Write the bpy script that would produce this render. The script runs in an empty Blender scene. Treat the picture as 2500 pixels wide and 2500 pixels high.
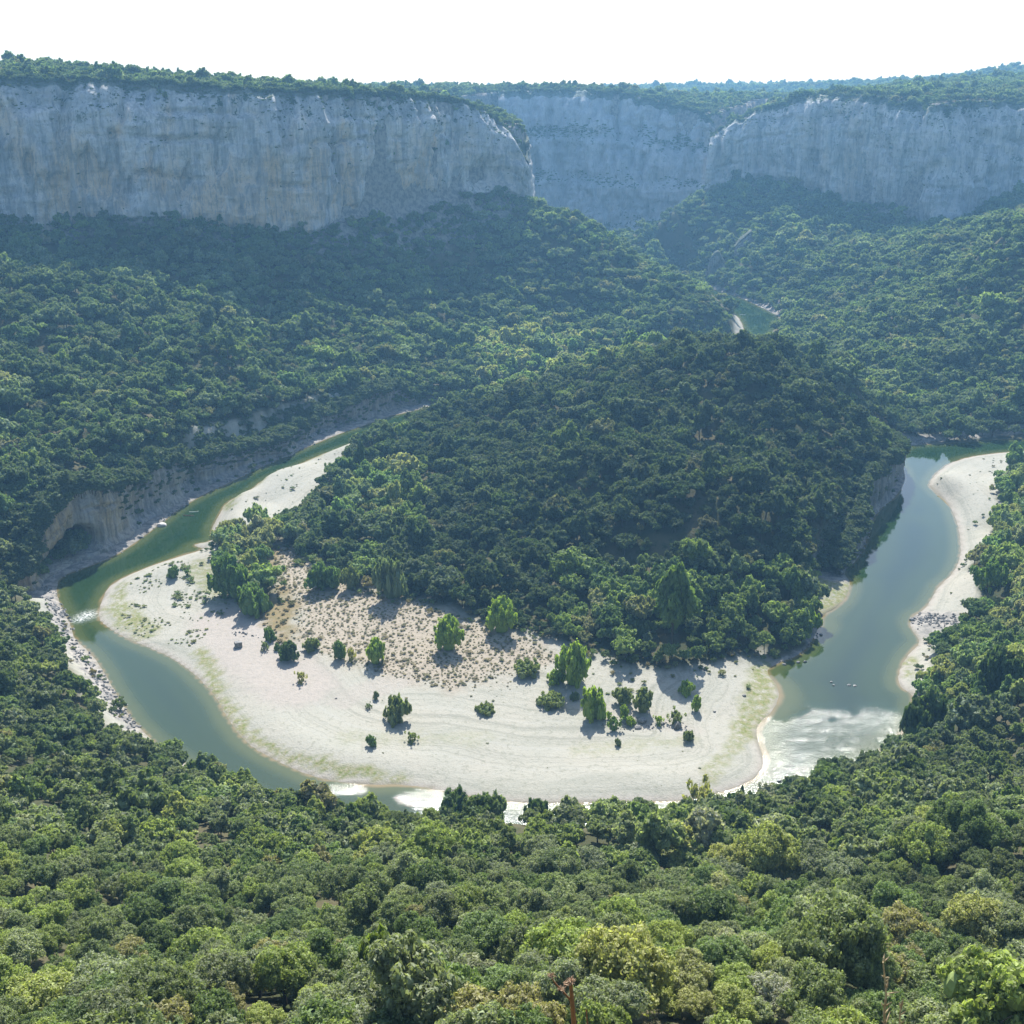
import bpy, math, random, bmesh
import numpy as np
from mathutils import Vector, Matrix
R = math.radians
random.seed(7); rng = np.random.default_rng(7)
sc = bpy.context.scene
COL = sc.collection

# ------------------------------------------------------------------ camera model
H = 220.0; PITCH = R(21.2); FOV = R(50.0); F = 966.0 / math.tan(FOV / 2)
cp, sp = math.cos(PITCH), math.sin(PITCH)
def ray(px, py):
    u = (px - 966) / F; v = (py - 966) / F
    return np.array([u, cp - v * sp, -sp - v * cp])      # forward y, up z
def PZ(px, py, z=0.0):
    r = ray(px, py); t = (z - H) / r[2]
    return (r[0] * t, r[1] * t, z)
def PY(px, py, Y, off=0.0):
    r = ray(px, py); t = Y / r[1]
    return (r[0] * t, Y, H + r[2] * t - off)
def proj(X, Y, Z):
    d = Y * cp - (Z - H) * sp
    up = Y * sp + (Z - H) * cp
    return 966 + X / d * F, 966 - up / d * F, d

# ------------------------------------------------------------------ noise
_perm = rng.permutation(512); _perm = np.concatenate([_perm, _perm, _perm])
_ang = rng.uniform(0, 2 * math.pi, 512)
def perlin(x, y):
    xi = np.floor(x).astype(int); yi = np.floor(y).astype(int)
    xf = x - xi; yf = y - yi
    u = xf * xf * xf * (xf * (xf * 6 - 15) + 10); v = yf * yf * yf * (yf * (yf * 6 - 15) + 10)
    def g(ix, iy, dx, dy):
        a = _ang[_perm[_perm[ix % 512] + iy % 512] % 512]
        return np.cos(a) * dx + np.sin(a) * dy
    return ((g(xi, yi, xf, yf) * (1 - u) + g(xi + 1, yi, xf - 1, yf) * u) * (1 - v)
            + (g(xi, yi + 1, xf, yf - 1) * (1 - u) + g(xi + 1, yi + 1, xf - 1, yf - 1) * u) * v) * 1.5
def fbm(x, y, o=4, gain=.5):
    s = 0; a = 1.0
    for i in range(o):
        s = s + a * perlin(x + 17.3 * i, y - 9.1 * i); x = x * 2.03; y = y * 2.03; a *= gain
    return s

# ------------------------------------------------------------------ plan geometry helpers
def seg_dist(X, Y, pts, closed=False):
    P = np.array([(p[0], p[1]) for p in pts], float)
    A = P if closed else P[:-1]
    B = np.roll(P, -1, 0) if closed else P[1:]
    best = np.full(X.shape, 1e18)
    for a, b in zip(A, B):
        d = b - a; L2 = max(d @ d, 1e-9)
        t = np.clip(((X - a[0]) * d[0] + (Y - a[1]) * d[1]) / L2, 0, 1)
        dd = (X - a[0] - t * d[0]) ** 2 + (Y - a[1] - t * d[1]) ** 2
        best = np.minimum(best, dd)
    return np.sqrt(best)
def inside(X, Y, pts):
    P = [(p[0], p[1]) for p in pts]; r = np.zeros(X.shape, bool); j = len(P) - 1
    for i in range(len(P)):
        xi, yi = P[i]; xj, yj = P[j]
        if yi != yj:
            r ^= ((yi > Y) != (yj > Y)) & (X < (xj - xi) * (Y - yi) / (yj - yi) + xi)
        j = i
    return r
def sdist(X, Y, pts):            # positive inside
    d = seg_dist(X, Y, pts, True)
    return np.where(inside(X, Y, pts), d, -d)
def sstep(a, b, x):
    t = np.clip((x - a) / (b - a), 0, 1); return t * t * (3 - 2 * t)
def chaikin(p, n=2, closed=True):
    p = np.array(p, float)
    for _ in range(n):
        q = np.roll(p, -1, 0) if closed else p[1:]
        a = p if closed else p[:-1]
        new = np.empty((len(a) * 2, p.shape[1])); new[0::2] = a * .75 + q * .25; new[1::2] = a * .25 + q * .75
        p = new if closed else np.vstack([p[:1], new, p[-1:]])
    return p

outer = [(1185,489),(1230,503),(1275,518),(1318,541),(1338,552),(1362,572),(1368,585),(1392,596),(1402,615),(1404,628),(1250,656),(1100,684),(1000,710),(925,738),
 (870,755),(810,768),(768,778),(725,788),(690,802),(635,820),(565,850),(500,878),(440,908),(385,932),(335,962),(300,990),(250,1028),(215,1050),(160,1072),
 (112,1088),(106,1120),(118,1150),(135,1180),(140,1205),(175,1235),(195,1265),(215,1300),(235,1335),(260,1370),(320,1425),(420,1475),(520,1525),(700,1572),(900,1600),(1100,1585),
 (1300,1560),(1440,1510),(1560,1462),(1640,1432),(1700,1392),(1722,1345),(1722,1308),(1692,1296),(1698,1255),(1722,1225),(1738,1212),(1716,1185),(1718,1165),
 (1745,1150),(1762,1120),(1772,1105),(1798,1082),(1812,1052),(1812,1020),(1806,985),(1790,950),(1762,928),(1750,912),(1775,884),(1805,868),(1850,858),(1932,850),(2150,842)]
inner = [(2150,816),(1932,828),(1880,829),(1800,836),(1752,838),(1705,842),(1690,870),(1712,895),(1695,935),(1660,958),(1642,990),(1632,1030),(1615,1060),(1590,1078),(1606,1098),(1600,1126),(1572,1152),
 (1550,1160),(1543,1195),(1512,1235),(1468,1252),(1442,1265),(1475,1300),(1462,1340),(1425,1372),(1432,1400),(1445,1440),(1420,1478),(1300,1512),(1200,1512),(1100,1516),(960,1516),(820,1490),
 (760,1480),(700,1482),(620,1474),(560,1455),(500,1425),(462,1400),(432,1362),(405,1312),(370,1275),(330,1245),(290,1226),(240,1206),(202,1184),(182,1165),(195,1122),(212,1100),
 (262,1076),(330,1052),(388,1036),(368,1031),(366,1026),(400,1022),(402,1008),(398,998),(412,975),(425,948),(470,928),(492,908),(560,878),(625,850),(700,830),(750,815),(800,804),(860,787),
 (930,766),(1010,735),(1100,706),(1250,682),(1400,652),(1462,626),(1480,602),(1440,582),(1400,562),(1345,546),(1320,534),(1285,514),(1235,497),(1190,482)]
WATER = chaikin([PZ(x, y)[:2] for x, y in outer + inner], 1)

def pz(l, z=0.0): return [PZ(x, y, z)[:2] for x, y in l]
OPEN_MAIN = pz([(1530,1238),(1480,1246),(1440,1238),(1380,1252),(1290,1274),(1200,1272),(1120,1245),(1010,1218),(900,1192),(850,1168),(760,1142),(690,1117),(640,1097),(590,1072),
 (560,1047),(525,1036),(512,1018),(526,1004),(552,986),(600,938),(655,874),(700,847),(760,826),(820,808),(890,790),(880,775),(640,790),(380,900),(50,1150),(200,1400),(700,1600),(1000,1560),(1300,1530),(1500,1480),(1560,1300)])
OPEN_HOLE = pz([(404,1026),(440,1014),(500,1016),(522,1030),(520,1045),(500,1090),(525,1130),(500,1158),(455,1140),(420,1110),(415,1060)])
OPEN_RIGHT = pz([(1700,840),(1932,835),(2150,830),(2150,862),(1932,878),(1908,895),(1886,930),(1880,985),(1868,1040),(1836,1062),(1826,1085),(1845,1120),(1838,1165),(1822,1195),(1785,1222),(1762,1235),(1768,1272),(1742,1308),(1722,1330),(1650,1300),(1650,1150),(1750,1050)])
GRASSPOINT = pz([(1548,1158),(1600,1130),(1606,1096),(1580,1086),(1545,1090),(1535,1130)])
FARBAR = pz([(1380,588),(1395,588),(1412,612),(1408,632),(1385,628)])
SCRUB = pz([(512,1040),(560,1048),(640,1100),(760,1146),(880,1192),(1000,1226),(1060,1258),(1010,1275),(940,1290),(850,1312),(760,1290),(690,1272),(600,1244),(560,1215),(560,1150),(525,1110)])
DRYGRASS = pz([(500,1050),(525,1050),(530,1110),(560,1150),(560,1215),(530,1225),(500,1190),(490,1165),(520,1130),(500,1090)])

# ------------------------------------------------------------------ terrain control points
ctl = []
C = lambda px, py, Y, off=6.0: ctl.append(PY(px, py, Y, off))
Z = lambda px, py, z: ctl.append(PZ(px, py, z))
for p in [(0,0,218.1),(0,2,216.7),(2,1.5,216.9),(-2,1.5,216.9),(0,3.5,215.2),(-25,0,217),(25,0,217),(-90,-10,218),(90,-10,218),(0,-60,226),(-200,-60,226),(200,-60,226),(0,14,194),(-30,16,190),(30,16,190),(0,36,163),(-50,36,160),(50,36,160),
          (0,62,142),(-70,60,144),(70,60,142),(-140,40,165),(150,40,165),(-300,100,180),(330,100,180),(-420,250,120),(460,250,130),(-420,500,110),(520,500,90),(-520,700,140),(-700,400,160),(700,400,170),(700,700,170)]: ctl.append(p)
for a in [(0,1925,95),(250,1870,100),(430,1800,104),(620,1752,108),(800,1742,110),(966,1770,105),(966,1880,88),(500,1900,90),(700,1850,97),(1150,1800,108),(1300,1880,92),(1500,1800,110),(1700,1780,115),(1932,1880,100)]: C(*a)
for a in [(300,1740,138,9),(150,1780,128,9),(450,1720,140,8),(650,1700,142,7),(800,1690,145,6),(1000,1700,140,6),(1250,1700,150,6),(1500,1650,165),(1750,1600,185),(1000,1600,200),(800,1600,202),(600,1600,215),(400,1600,205),(200,1600,190),
          (1000,1550,248),(700,1540,255),(1300,1600,205),(1250,1530,250),(500,1510,265),(1400,1520,270),(1600,1500,265),(1750,1450,275),(1932,1700,150),(1932,1550,210),(1932,1400,272),(1932,1250,340),(1800,1350,320),
          (0,1800,122),(0,1650,165),(0,1500,225),(0,1350,290),(0,1200,370),(0,1095,440),(150,1370,315),(200,1500,240),(300,1430,300),(300,1650,175),(80,1220,380),(430,1440,300)]: C(*a)
for a in [(966,1545,3),(820,1535,3),(1100,1545,4),(1400,1500,4),(1560,1470,3),(1700,1400,4),(60,1120,5),(130,1220,3),(240,1400,5),(1932,950,6),(1900,1000,3),(1932,1100,14),(1850,1150,5),(1800,1230,6),(1770,1300,5),(1900,1200,16)]: Z(*a)
# gravel bar and terrace
for a in [(900,1400,1.7),(1100,1450,1.1),(700,1400,1.7),(500,1300,2.2),(450,1200,2.0),(300,1150,1.3),(260,1120,1.0),(700,1180,3.6),(600,1080,4),(1000,1250,3.4),(850,1250,3.4),(1250,1320,1.8),(1400,1330,1.0),(1380,1440,.7),(450,1080,2.4),(500,950,1.6),(600,870,1.4),
          (1900,890,1.8),(1850,1000,1.8),(1850,900,1.6),(1740,1260,1),(1770,1180,1.6),(1250,1450,1.2),(560,1010,5),(650,1080,5.5),(800,1140,6),(1000,1190,6),(1250,1245,4),(1450,1215,3.5),(1560,1110,1.2),(1650,852,1.5)]: Z(*a)
# wooded hill on the peninsula
for a in [(1400,635,650),(1300,647,660),(1200,682,670),(1100,722,675),(1000,758,680),(900,802,668,5),(1500,705,635),(1600,775,615),(1680,835,590),(1700,868,568),(1300,900,500),(1300,1050,445),(1500,1000,470),(1500,850,560),
          (1000,900,540),(1000,1050,465),(800,900,590,5),(700,950,555),(850,1000,510),(1200,780,600),(1100,820,600),(1590,1020,482,5),(1640,900,545),(1150,1150,420),(1400,1150,425,5),(1400,780,585),(1300,760,600)]: C(*a)
for a in [(1000,722,3),(940,748,3),(1200,690,4),(1300,672,6),(1100,700,4)]: Z(*a)
ctl += [(138,730,50),(60,760,30),(0,740,20),(220,700,40),(120,850,16),(180,800,34)]
C(1480,652,800); C(1560,682,815)
# left slopes
for a in [(0,540,718),(0,480,800),(0,650,650),(0,800,570),(60,895,528,4),(150,895,535,4),(200,620,710),(200,750,620),(230,900,545,5),(400,650,720),(400,775,640),(350,845,592,5),(560,650,790),(560,758,700,5),(700,640,850),(700,722,770,4),(800,620,900),
          (850,700,830,5),(800,500,1000),(600,500,900),(400,500,850),(200,480,830),(900,560,1000),(900,430,1080),(1000,480,1090),(1000,600,990),(1100,560,1040),(1200,600,1010),(1045,392,1140,3),(1090,424,1130,3),(1145,458,1112,3),(1200,493,1095,3),(1265,530,1075,3),(1330,562,1058,4),(1370,600,1050,4),(1000,660,920,4),(1150,630,950,4)]: C(*a)
LF = [(-120,400,840),(0,412,850),(70,436,855),(120,412,875),(230,402,890),(400,410,905),(500,427,920),(590,437,940),(650,398,980),(700,375,1010),(760,352,1045),(870,352,1090),(950,345,1130),(985,372,1150)]
for a in LF: ctl.append(PY(*a))
for a in [(1140,447,1400),(1240,400,1450),(1400,480,1300),(1400,420,1380),(1500,480,1250),(1500,530,1180),(1550,450,1260),(1600,470,1150),(1780,445,1150),(1850,425,1050),(1932,400,950),
          (1700,520,1050),(1600,600,1000),(1560,560,1080),(1500,618,1000,4),(1700,650,880),(1932,600,850),(1932,700,775),(1800,700,800),(1800,600,880),(1932,500,900),(1800,500,1000),(1600,700,800),(1620,745,760,5),(1350,545,1330,3),(1440,572,1200,3)]: C(*a)
RF = [(1330,352,1500),(1400,340,1490),(1470,346,1450),(1560,377,1400),(1650,387,1350),(1740,412,1300),(1780,437,1275),(1860,392,1290),(1932,372,1290),(2100,380,1290)]
for a in RF: ctl.append(PY(*a))
for a in [(1700,810,2),(1800,805,4),(1932,800,5),(2100,790,8),(1500,600,3),(1440,560,3)]: Z(*a)
ctl += [(60,1230,14),(110,1290,5),(40,1330,8),(150,1350,6),(175,1260,3),(210,1400,8),(120,1440,4),(0,1420,12),(0,1560,15),(100,1560,12),(250,1560,15),(-60,1480,40),(40,1300,15),(20,1200,40),(400,1900,50),(300,1720,30),(600,2150,60),(1500,2200,80),(700,1000,160),(650,850,130),(900,1200,190),(800,1150,140),
        (-900,800,150),(-500,900,170),(3000,2000,100),(-3000,2000,100),(3000,-500,200),(-3000,-500,200),(0,-1200,230),(0,6000,120)]
ctl = np.array(ctl)

def rbf(ctl, smooth=3.0):
    P = ctl[:, :2]; n = len(P)
    D = np.sqrt(((P[:, None] - P[None]) ** 2).sum(-1))
    A = np.zeros((n + 1, n + 1)); A[:n, :n] = -D; A[:n, n] = 1; A[n, :n] = 1
    A[:n, :n] += np.eye(n) * smooth
    w = np.linalg.solve(A, np.append(ctl[:, 2], 0))
    def f(X, Y):
        out = np.empty(X.size); xf, yf = X.ravel(), Y.ravel()
        for i in range(0, X.size, 40000):
            x = xf[i:i+40000, None]; y = yf[i:i+40000, None]
            out[i:i+40000] = -np.sqrt((x - P[:, 0]) ** 2 + (y - P[:, 1]) ** 2) @ w[:n] + w[n]
        return out.reshape(X.shape)
    return f
LOW = rbf(ctl)

# ------------------------------------------------------------------ plateaus
LR = [(-120,120,850),(0,146,862),(120,146,885),(230,150,900),(400,162,915),(500,167,930),(600,170,955),(700,175,1000),(800,180,1050),(870,187,1095),(930,204,1135),(968,244,1155),(990,300,1162)]
RR = [(1342,250,1510),(1400,216,1500),(1480,187,1460),(1560,174,1420),(1640,178,1370),(1700,196,1330),(1760,200,1285),(1800,190,1295),(1860,190,1302),(1932,188,1302),(2100,186,1300)]
FR = [(940,172,1690),(1000,168,1690),(1060,168,1680),(1130,172,1670),(1200,178,1660),(1235,192,1650),(1300,207,1620),(1348,228,1610)]
FF = [(940,440,1660),(1000,440,1660),(1060,440,1650),(1130,445,1640),(1200,445,1625),(1235,440,1610),(1300,430,1590),(1348,420,1585)]
w3 = lambda L: [PY(*a) for a in L]
lr, rr, fr = w3(LR), w3(RR), w3(FR)
uc = [PY(a[0], a[1], a[2], 3) for a in LR[1:-1]] + [PY(a[0], a[1], a[2], 2) for a in RR + FR]
uc += [PY(*a, 10) for a in [(0,109,1100),(300,137,1150),(560,158,1300),(800,171,1600),(950,171,2000),(1150,172,2400),(1600,163,1800),(1750,152,1900),(1932,138,1700),(1932,121,2700),(1750,152,2900),(1200,166,3200),(1350,160,3300),(1450,163,3300),(1560,160,2800),(1300,215,2500),(1360,232,2400)]]
uc += [(-1500,900,235),(-800,1000,240),(-1500,2500,222),(1500,1300,230),(3000,4000,215),(-3000,4000,205),(0,6500,190),(-600,3000,207),(200,3600,205),(800,3600,212),(-40,1400,205)]
HIGH = rbf(np.array(uc), 8.0)
PL_LEFT = [(-3500,700),(-1200,700)] + [p[:2] for p in lr] + [(25,1200),(-30,1300),(-70,1400),(-80,1500),(-60,1600)] + [p[:2] for p in fr] + [(340,1680),(420,1850),(700,2050),(3500,2250),(3500,7500),(-3500,7500)]
PL_RIGHT = [p[:2] for p in rr] + [(1500,1330),(3500,1300),(3500,2080),(1200,2060),(800,1950),(480,1780),(340,1640)]

# river-side rock walls (foot line, height of the wall)
WALL_A = [PZ(x, y)[:2] + (h,) for x, y, h in [(60,1130,8),(92,1108,16),(106,1092,26),(128,1076,36),(165,1060,42),(205,1042,40),(240,1022,34),(275,992,29),(300,974,30),(335,950,30),(385,922,17),(440,900,19),(500,870,11),(560,842,14),(630,812,12),(690,794,18),(735,778,22),(770,770,15),(800,764,6)]]
WALL_B = [PZ(x, y)[:2] + (h,) for x, y, h in [(1575,1085,5),(1608,1062,11),(1626,1030,17),(1636,992,24),(1652,962,27),(1690,938,25),(1705,898,22),(1686,868,16),(1680,845,8)]]

CAVE = PZ(150, 1068)
def height(X, Y):
    L = LOW(X, Y)
    dw = -sdist(X, Y, WATER)              # >0 on land
    open_ = np.maximum.reduce([inside(X, Y, OPEN_MAIN) * 1.0, inside(X, Y, OPEN_RIGHT) * 1.0])
    n = fbm(X / 90, Y / 90, 4)
    rough = sstep(6, 25, L) * sstep(8, 40, dw)
    near = np.exp(-(X ** 2 + Y ** 2) / 60.0 ** 2)
    L = L + n * 9 * rough * (1 - near)
    L = L + fbm(X / 14 + 5, Y / 14, 3) * (.9 * rough + .12)
    L = np.maximum(L, .5)
    L = np.where(sdist(X, Y, GRASSPOINT) > -6, np.minimum(L, 1.2), L)
    dwall = np.minimum(seg_dist(X, Y, WALL_A), seg_dist(X, Y, WALL_B))
    w = 16 + 0 * L
    w = np.where(dwall < 40, 4 + 12 * dwall / 40, w)
    base = .35 + L * sstep(0, 1, dw / w)
    # rock walls: step just behind the wall line
    cvd = np.hypot(X - CAVE[0], Y - CAVE[1]); far_ = 20 * sstep(34, 20, cvd)
    back = np.where(dwall < 60, sstep(7 + far_, 14 + far_, dwall), 1.0)
    behind = dw
    base = np.where((dwall < 60) & (dw > 0), .5 + (base - .5) * np.clip(back, .02, 1), base)
    land = base * sstep(-.5, 3, dw) + .05 * sstep(-.5, 1, dw)
    bed = -np.clip(-dw * .25, 0, 4) - .05
    h = np.where(dw > 0, np.maximum(land, .04 * np.clip(dw, 0, 5) + .02), bed)
    # plateaus
    for pl in (PL_LEFT, PL_RIGHT):
        m = sstep(2, 13, sdist(X, Y, pl))
        if m.max() > 0:
            U = HIGH(X, Y) + fbm(X / 160, Y / 160, 4) * 3.5 * sstep(30, 150, sdist(X, Y, pl))
            h = h * (1 - m) + np.maximum(U, h) * m
    return h

def axis(segments):
    out = [segments[0][0]]
    for a, b, s in segments:
        n = max(1, round((b - a) / s)); out += list(np.linspace(a, b, n + 1)[1:])
    return np.array(out)
xs = axis([(-2600,-2000,120),(-2000,-900,40),(-900,-460,12),(-460,-330,5),(-330,420,2.6),(420,560,5),(560,1000,12),(1000,2200,40),(2200,2600,120)])
ys = axis([(-900,-60,40),(-60,0,4),(0,130,2.6),(130,760,2.6),(760,1180,4),(1180,1720,6),(1720,2300,15),(2300,4200,45)])
GX, GY = np.meshgrid(xs, ys)
GH = height(GX, GY)
from bisect import bisect
def hsample(x, y):
    x = np.asarray(x, float); y = np.asarray(y, float)
    i = np.clip(np.searchsorted(xs, x) - 1, 0, len(xs) - 2); j = np.clip(np.searchsorted(ys, y) - 1, 0, len(ys) - 2)
    u = (x - xs[i]) / (xs[i+1] - xs[i]); v = (y - ys[j]) / (ys[j+1] - ys[j])
    return (GH[j, i] * (1-u) + GH[j, i+1] * u) * (1-v) + (GH[j+1, i] * (1-u) + GH[j+1, i+1] * u) * v
def hs(x, y): return float(hsample([x], [y])[0])

# ------------------------------------------------------------------ mesh helpers
def mesh_from(name, V, Fq, mats=(), smooth=True, attrs=None, matidx=None):
    V = np.ascontiguousarray(V, dtype=np.float32); Fq = np.ascontiguousarray(Fq, dtype=np.int32)
    me = bpy.data.meshes.new(name); k = Fq.shape[1]
    me.vertices.add(len(V)); me.vertices.foreach_set('co', V.ravel())
    me.loops.add(Fq.size); me.loops.foreach_set('vertex_index', Fq.ravel())
    me.polygons.add(len(Fq)); me.polygons.foreach_set('loop_start', np.arange(0, Fq.size, k, dtype=np.int32))
    me.polygons.foreach_set('loop_total', np.full(len(Fq), k, np.int32))
    me.polygons.foreach_set('use_smooth', np.full(len(Fq), smooth))
    for m in mats: me.materials.append(m)
    if matidx is not None: me.polygons.foreach_set('material_index', np.asarray(matidx, np.int32))
    me.update(calc_edges=True)
    for k_, a in (attrs or {}).items():
        at = me.attributes.new(k_, 'FLOAT', 'POINT'); at.data.foreach_set('value', np.asarray(a, np.float32).ravel())
    return me
def link(name, me, parent=None, loc=None):
    o = bpy.data.objects.new(name, me); COL.objects.link(o)
    if parent: o.parent = parent
    if loc is not None: o.location = loc
    return o
def tag(o, label=None, cat=None, group=None, kind=None):
    if label: o['label'] = label
    if cat: o['category'] = cat
    if group: o['group'] = group
    if kind: o['kind'] = kind
    return o
def grid_faces(nr, nc):
    i = np.arange(nr - 1)[:, None] * nc + np.arange(nc - 1)[None]
    return np.stack([i, i + 1, i + nc + 1, i + nc], -1).reshape(-1, 4)

# ------------------------------------------------------------------ materials
def newmat(name):
    m = bpy.data.materials.new(name); m.use_nodes = True; nt = m.node_tree; nt.nodes.clear()
    out = nt.nodes.new('ShaderNodeOutputMaterial'); return m, nt, out
class NT:
    def __init__(s, nt): s.nt = nt
    def n(s, t, **k):
        nd = s.nt.nodes.new(t)
        for a, b in k.items(): setattr(nd, a, b)
        return nd
    def l(s, a, b): s.nt.links.new(a, b)
    def sock(s, v, inp):
        if isinstance(v, (int, float)): inp.default_value = v
        elif isinstance(v, (tuple, list)): inp.default_value = tuple(v) + ((1,) if len(v) == 3 and len(inp.default_value) == 4 else ())
        else: s.l(v, inp)
    def mix(s, f, a, b, mode='MIX'):
        nd = s.n('ShaderNodeMix', data_type='RGBA', blend_type=mode); s.sock(f, nd.inputs[0]); s.sock(a, nd.inputs[6]); s.sock(b, nd.inputs[7]); return nd.outputs[2]
    def math(s, op, a, b=0.0, clamp=False):
        nd = s.n('ShaderNodeMath', operation=op, use_clamp=clamp); s.sock(a, nd.inputs[0]); s.sock(b, nd.inputs[1]); return nd.outputs[0]
    def ramp(s, v, lo, hi):
        nd = s.n('ShaderNodeMapRange', interpolation_type='SMOOTHSTEP'); s.sock(v, nd.inputs[0]); nd.inputs[1].default_value = lo; nd.inputs[2].default_value = hi; return nd.outputs[0]
    def noise(s, scale, detail=4, rough=.55, sc3=None, coord=None, dist=0.0):
        c = coord or s.n('ShaderNodeTexCoord').outputs['Object']
        if sc3:
            mp = s.n('ShaderNodeMapping'); s.l(c, mp.inputs[0]); mp.inputs['Scale'].default_value = sc3; c = mp.outputs[0]
        nd = s.n('ShaderNodeTexNoise'); s.l(c, nd.inputs['Vector']); nd.inputs['Scale'].default_value = scale
        nd.inputs['Detail'].default_value = detail; nd.inputs['Roughness'].default_value = rough; nd.inputs['Distortion'].default_value = dist
        return nd.outputs['Fac']
    def attr(s, name, typ='GEOMETRY', out='Fac'):
        nd = s.n('ShaderNodeAttribute', attribute_type=typ, attribute_name=name); return nd.outputs[out]
    def bump(s, h, strength=.5, dist=1.0, normal=None):
        nd = s.n('ShaderNodeBump'); s.l(h, nd.inputs['Height']); nd.inputs['Strength'].default_value = strength; nd.inputs['Distance'].default_value = dist
        if normal: s.l(normal, nd.inputs['Normal'])
        return nd.outputs[0]

def rock_mat(name, light=(.74,.71,.66), dark=(.20,.215,.23), warm=(.74,.53,.31), warm_amt=.8, grey=(.52,.53,.54)):
    m, nt, out = newmat(name); t = NT(nt)
    streak = t.noise(1, 6, .62, (.16,.16,.018)); streak2 = t.noise(1, 5, .6, (.55,.55,.035))
    strata = t.noise(1, 5, .6, (.02,.02,.35)); blot = t.noise(.035, 5, .6); fine = t.noise(.9, 5, .65)
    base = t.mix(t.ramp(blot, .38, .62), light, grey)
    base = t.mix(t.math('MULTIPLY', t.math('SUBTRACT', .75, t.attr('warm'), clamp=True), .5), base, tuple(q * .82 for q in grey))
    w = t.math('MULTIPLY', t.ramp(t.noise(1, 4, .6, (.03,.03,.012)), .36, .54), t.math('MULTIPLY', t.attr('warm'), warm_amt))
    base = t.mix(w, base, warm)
    big_ = t.noise(1, 5, .65, (.045,.045,.022)); base = t.mix(t.math('MULTIPLY', t.ramp(big_, .52, .64), .38), base, dark)
    base = t.mix(t.math('MULTIPLY', t.ramp(t.noise(1, 4, .6, (.05,.05,.03)), .56, .64), .5), base, light)
    base = t.mix(t.math('MULTIPLY', t.ramp(streak, .48, .60), .55), base, dark)
    base = t.mix(t.math('MULTIPLY', t.ramp(streak2, .50, .62), .5), base, dark)
    base = t.mix(t.math('MULTIPLY', t.ramp(streak2, .48, .34), .45), base, (.55,.51,.44))
    base = t.mix(t.math('MULTIPLY', t.ramp(strata, .60, .74), .35), base, dark)
    base = t.mix(t.math('MULTIPLY', t.ramp(fine, .45, .7), .3), base, dark)
    veg = t.math('MAXIMUM', t.math('MULTIPLY', t.ramp(t.noise(.12, 5, .7), .56, .62), t.attr('veg')), t.math('SUBTRACT', t.attr('veg'), 1.0), clamp=True)
    base = t.mix(veg, base, (.05,.075,.03))
    b = t.n('ShaderNodeBsdfPrincipled'); t.l(base, b.inputs['Base Color']); b.inputs['Roughness'].default_value = .9
    hgt = t.math('ADD', t.math('MULTIPLY', streak2, 1.2), t.math('ADD', t.math('MULTIPLY', strata, 1.5), fine))
    t.l(t.bump(hgt, .7, 1.6), b.inputs['Normal']); t.l(b.outputs[0], out.inputs[0]); return m

def leaf_mat(name, base, trans=.48, var=.35):
    m, nt, out = newmat(name); t = NT(nt)
    tint = t.attr('tint', 'INSTANCER', 'Color')
    col = t.mix(1.0, tint, base, 'MULTIPLY')
    rnd = t.n('ShaderNodeNewGeometry').outputs['Random Per Island']
    v = t.n('ShaderNodeMapRange'); t.l(rnd, v.inputs[0]); v.inputs[3].default_value = 1 - var; v.inputs[4].default_value = 1 + var
    h = t.n('ShaderNodeHueSaturation'); t.l(col, h.inputs['Color']); t.l(v.outputs[0], h.inputs['Value'])
    d = t.n('ShaderNodeBsdfDiffuse'); t.l(h.outputs[0], d.inputs[0])
    tr = t.n('ShaderNodeBsdfTranslucent'); t.l(t.mix(1.0, h.outputs[0], (1.15,1.25,.6), 'MULTIPLY'), tr.inputs[0])
    mx = t.n('ShaderNodeMixShader'); mx.inputs[0].default_value = trans; t.l(d.outputs[0], mx.inputs[1]); t.l(tr.outputs[0], mx.inputs[2])
    g = t.n('ShaderNodeBsdfGlossy'); g.inputs['Roughness'].default_value = .7; g.inputs[0].default_value = (.9,.95,1,1)
    m2 = t.n('ShaderNodeMixShader'); m2.inputs[0].default_value = .02; t.l(mx.outputs[0], m2.inputs[1]); t.l(g.outputs[0], m2.inputs[2])
    t.l(m2.outputs[0], out.inputs[0]); return m
def simple(name, c, rough=.8, spec=.3, noise=None):
    m, nt, out = newmat(name); t = NT(nt); b = t.n('ShaderNodeBsdfPrincipled')
    if noise:
        t.l(t.mix(t.ramp(t.noise(noise[0], 5), .35, .65), c, noise[1]), b.inputs['Base Color'])
        t.l(t.bump(t.noise(noise[0] * 2, 5), .6, noise[2]), b.inputs['Normal'])
    else: b.inputs['Base Color'].default_value = c + (1,)
    b.inputs['Roughness'].default_value = rough; b.inputs['Specular IOR Level'].default_value = spec
    t.l(b.outputs[0], out.inputs[0]); return m

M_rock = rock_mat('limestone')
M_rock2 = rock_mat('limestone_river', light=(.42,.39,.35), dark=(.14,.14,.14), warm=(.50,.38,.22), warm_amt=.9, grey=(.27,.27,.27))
M_leaf = leaf_mat('oak_leaves', (1,1,1))
M_bark = simple('bark', (.10,.085,.07), .9, .1)
M_core = leaf_mat('inner_leaves', (.75,.8,.75), .1, .1)

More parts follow.
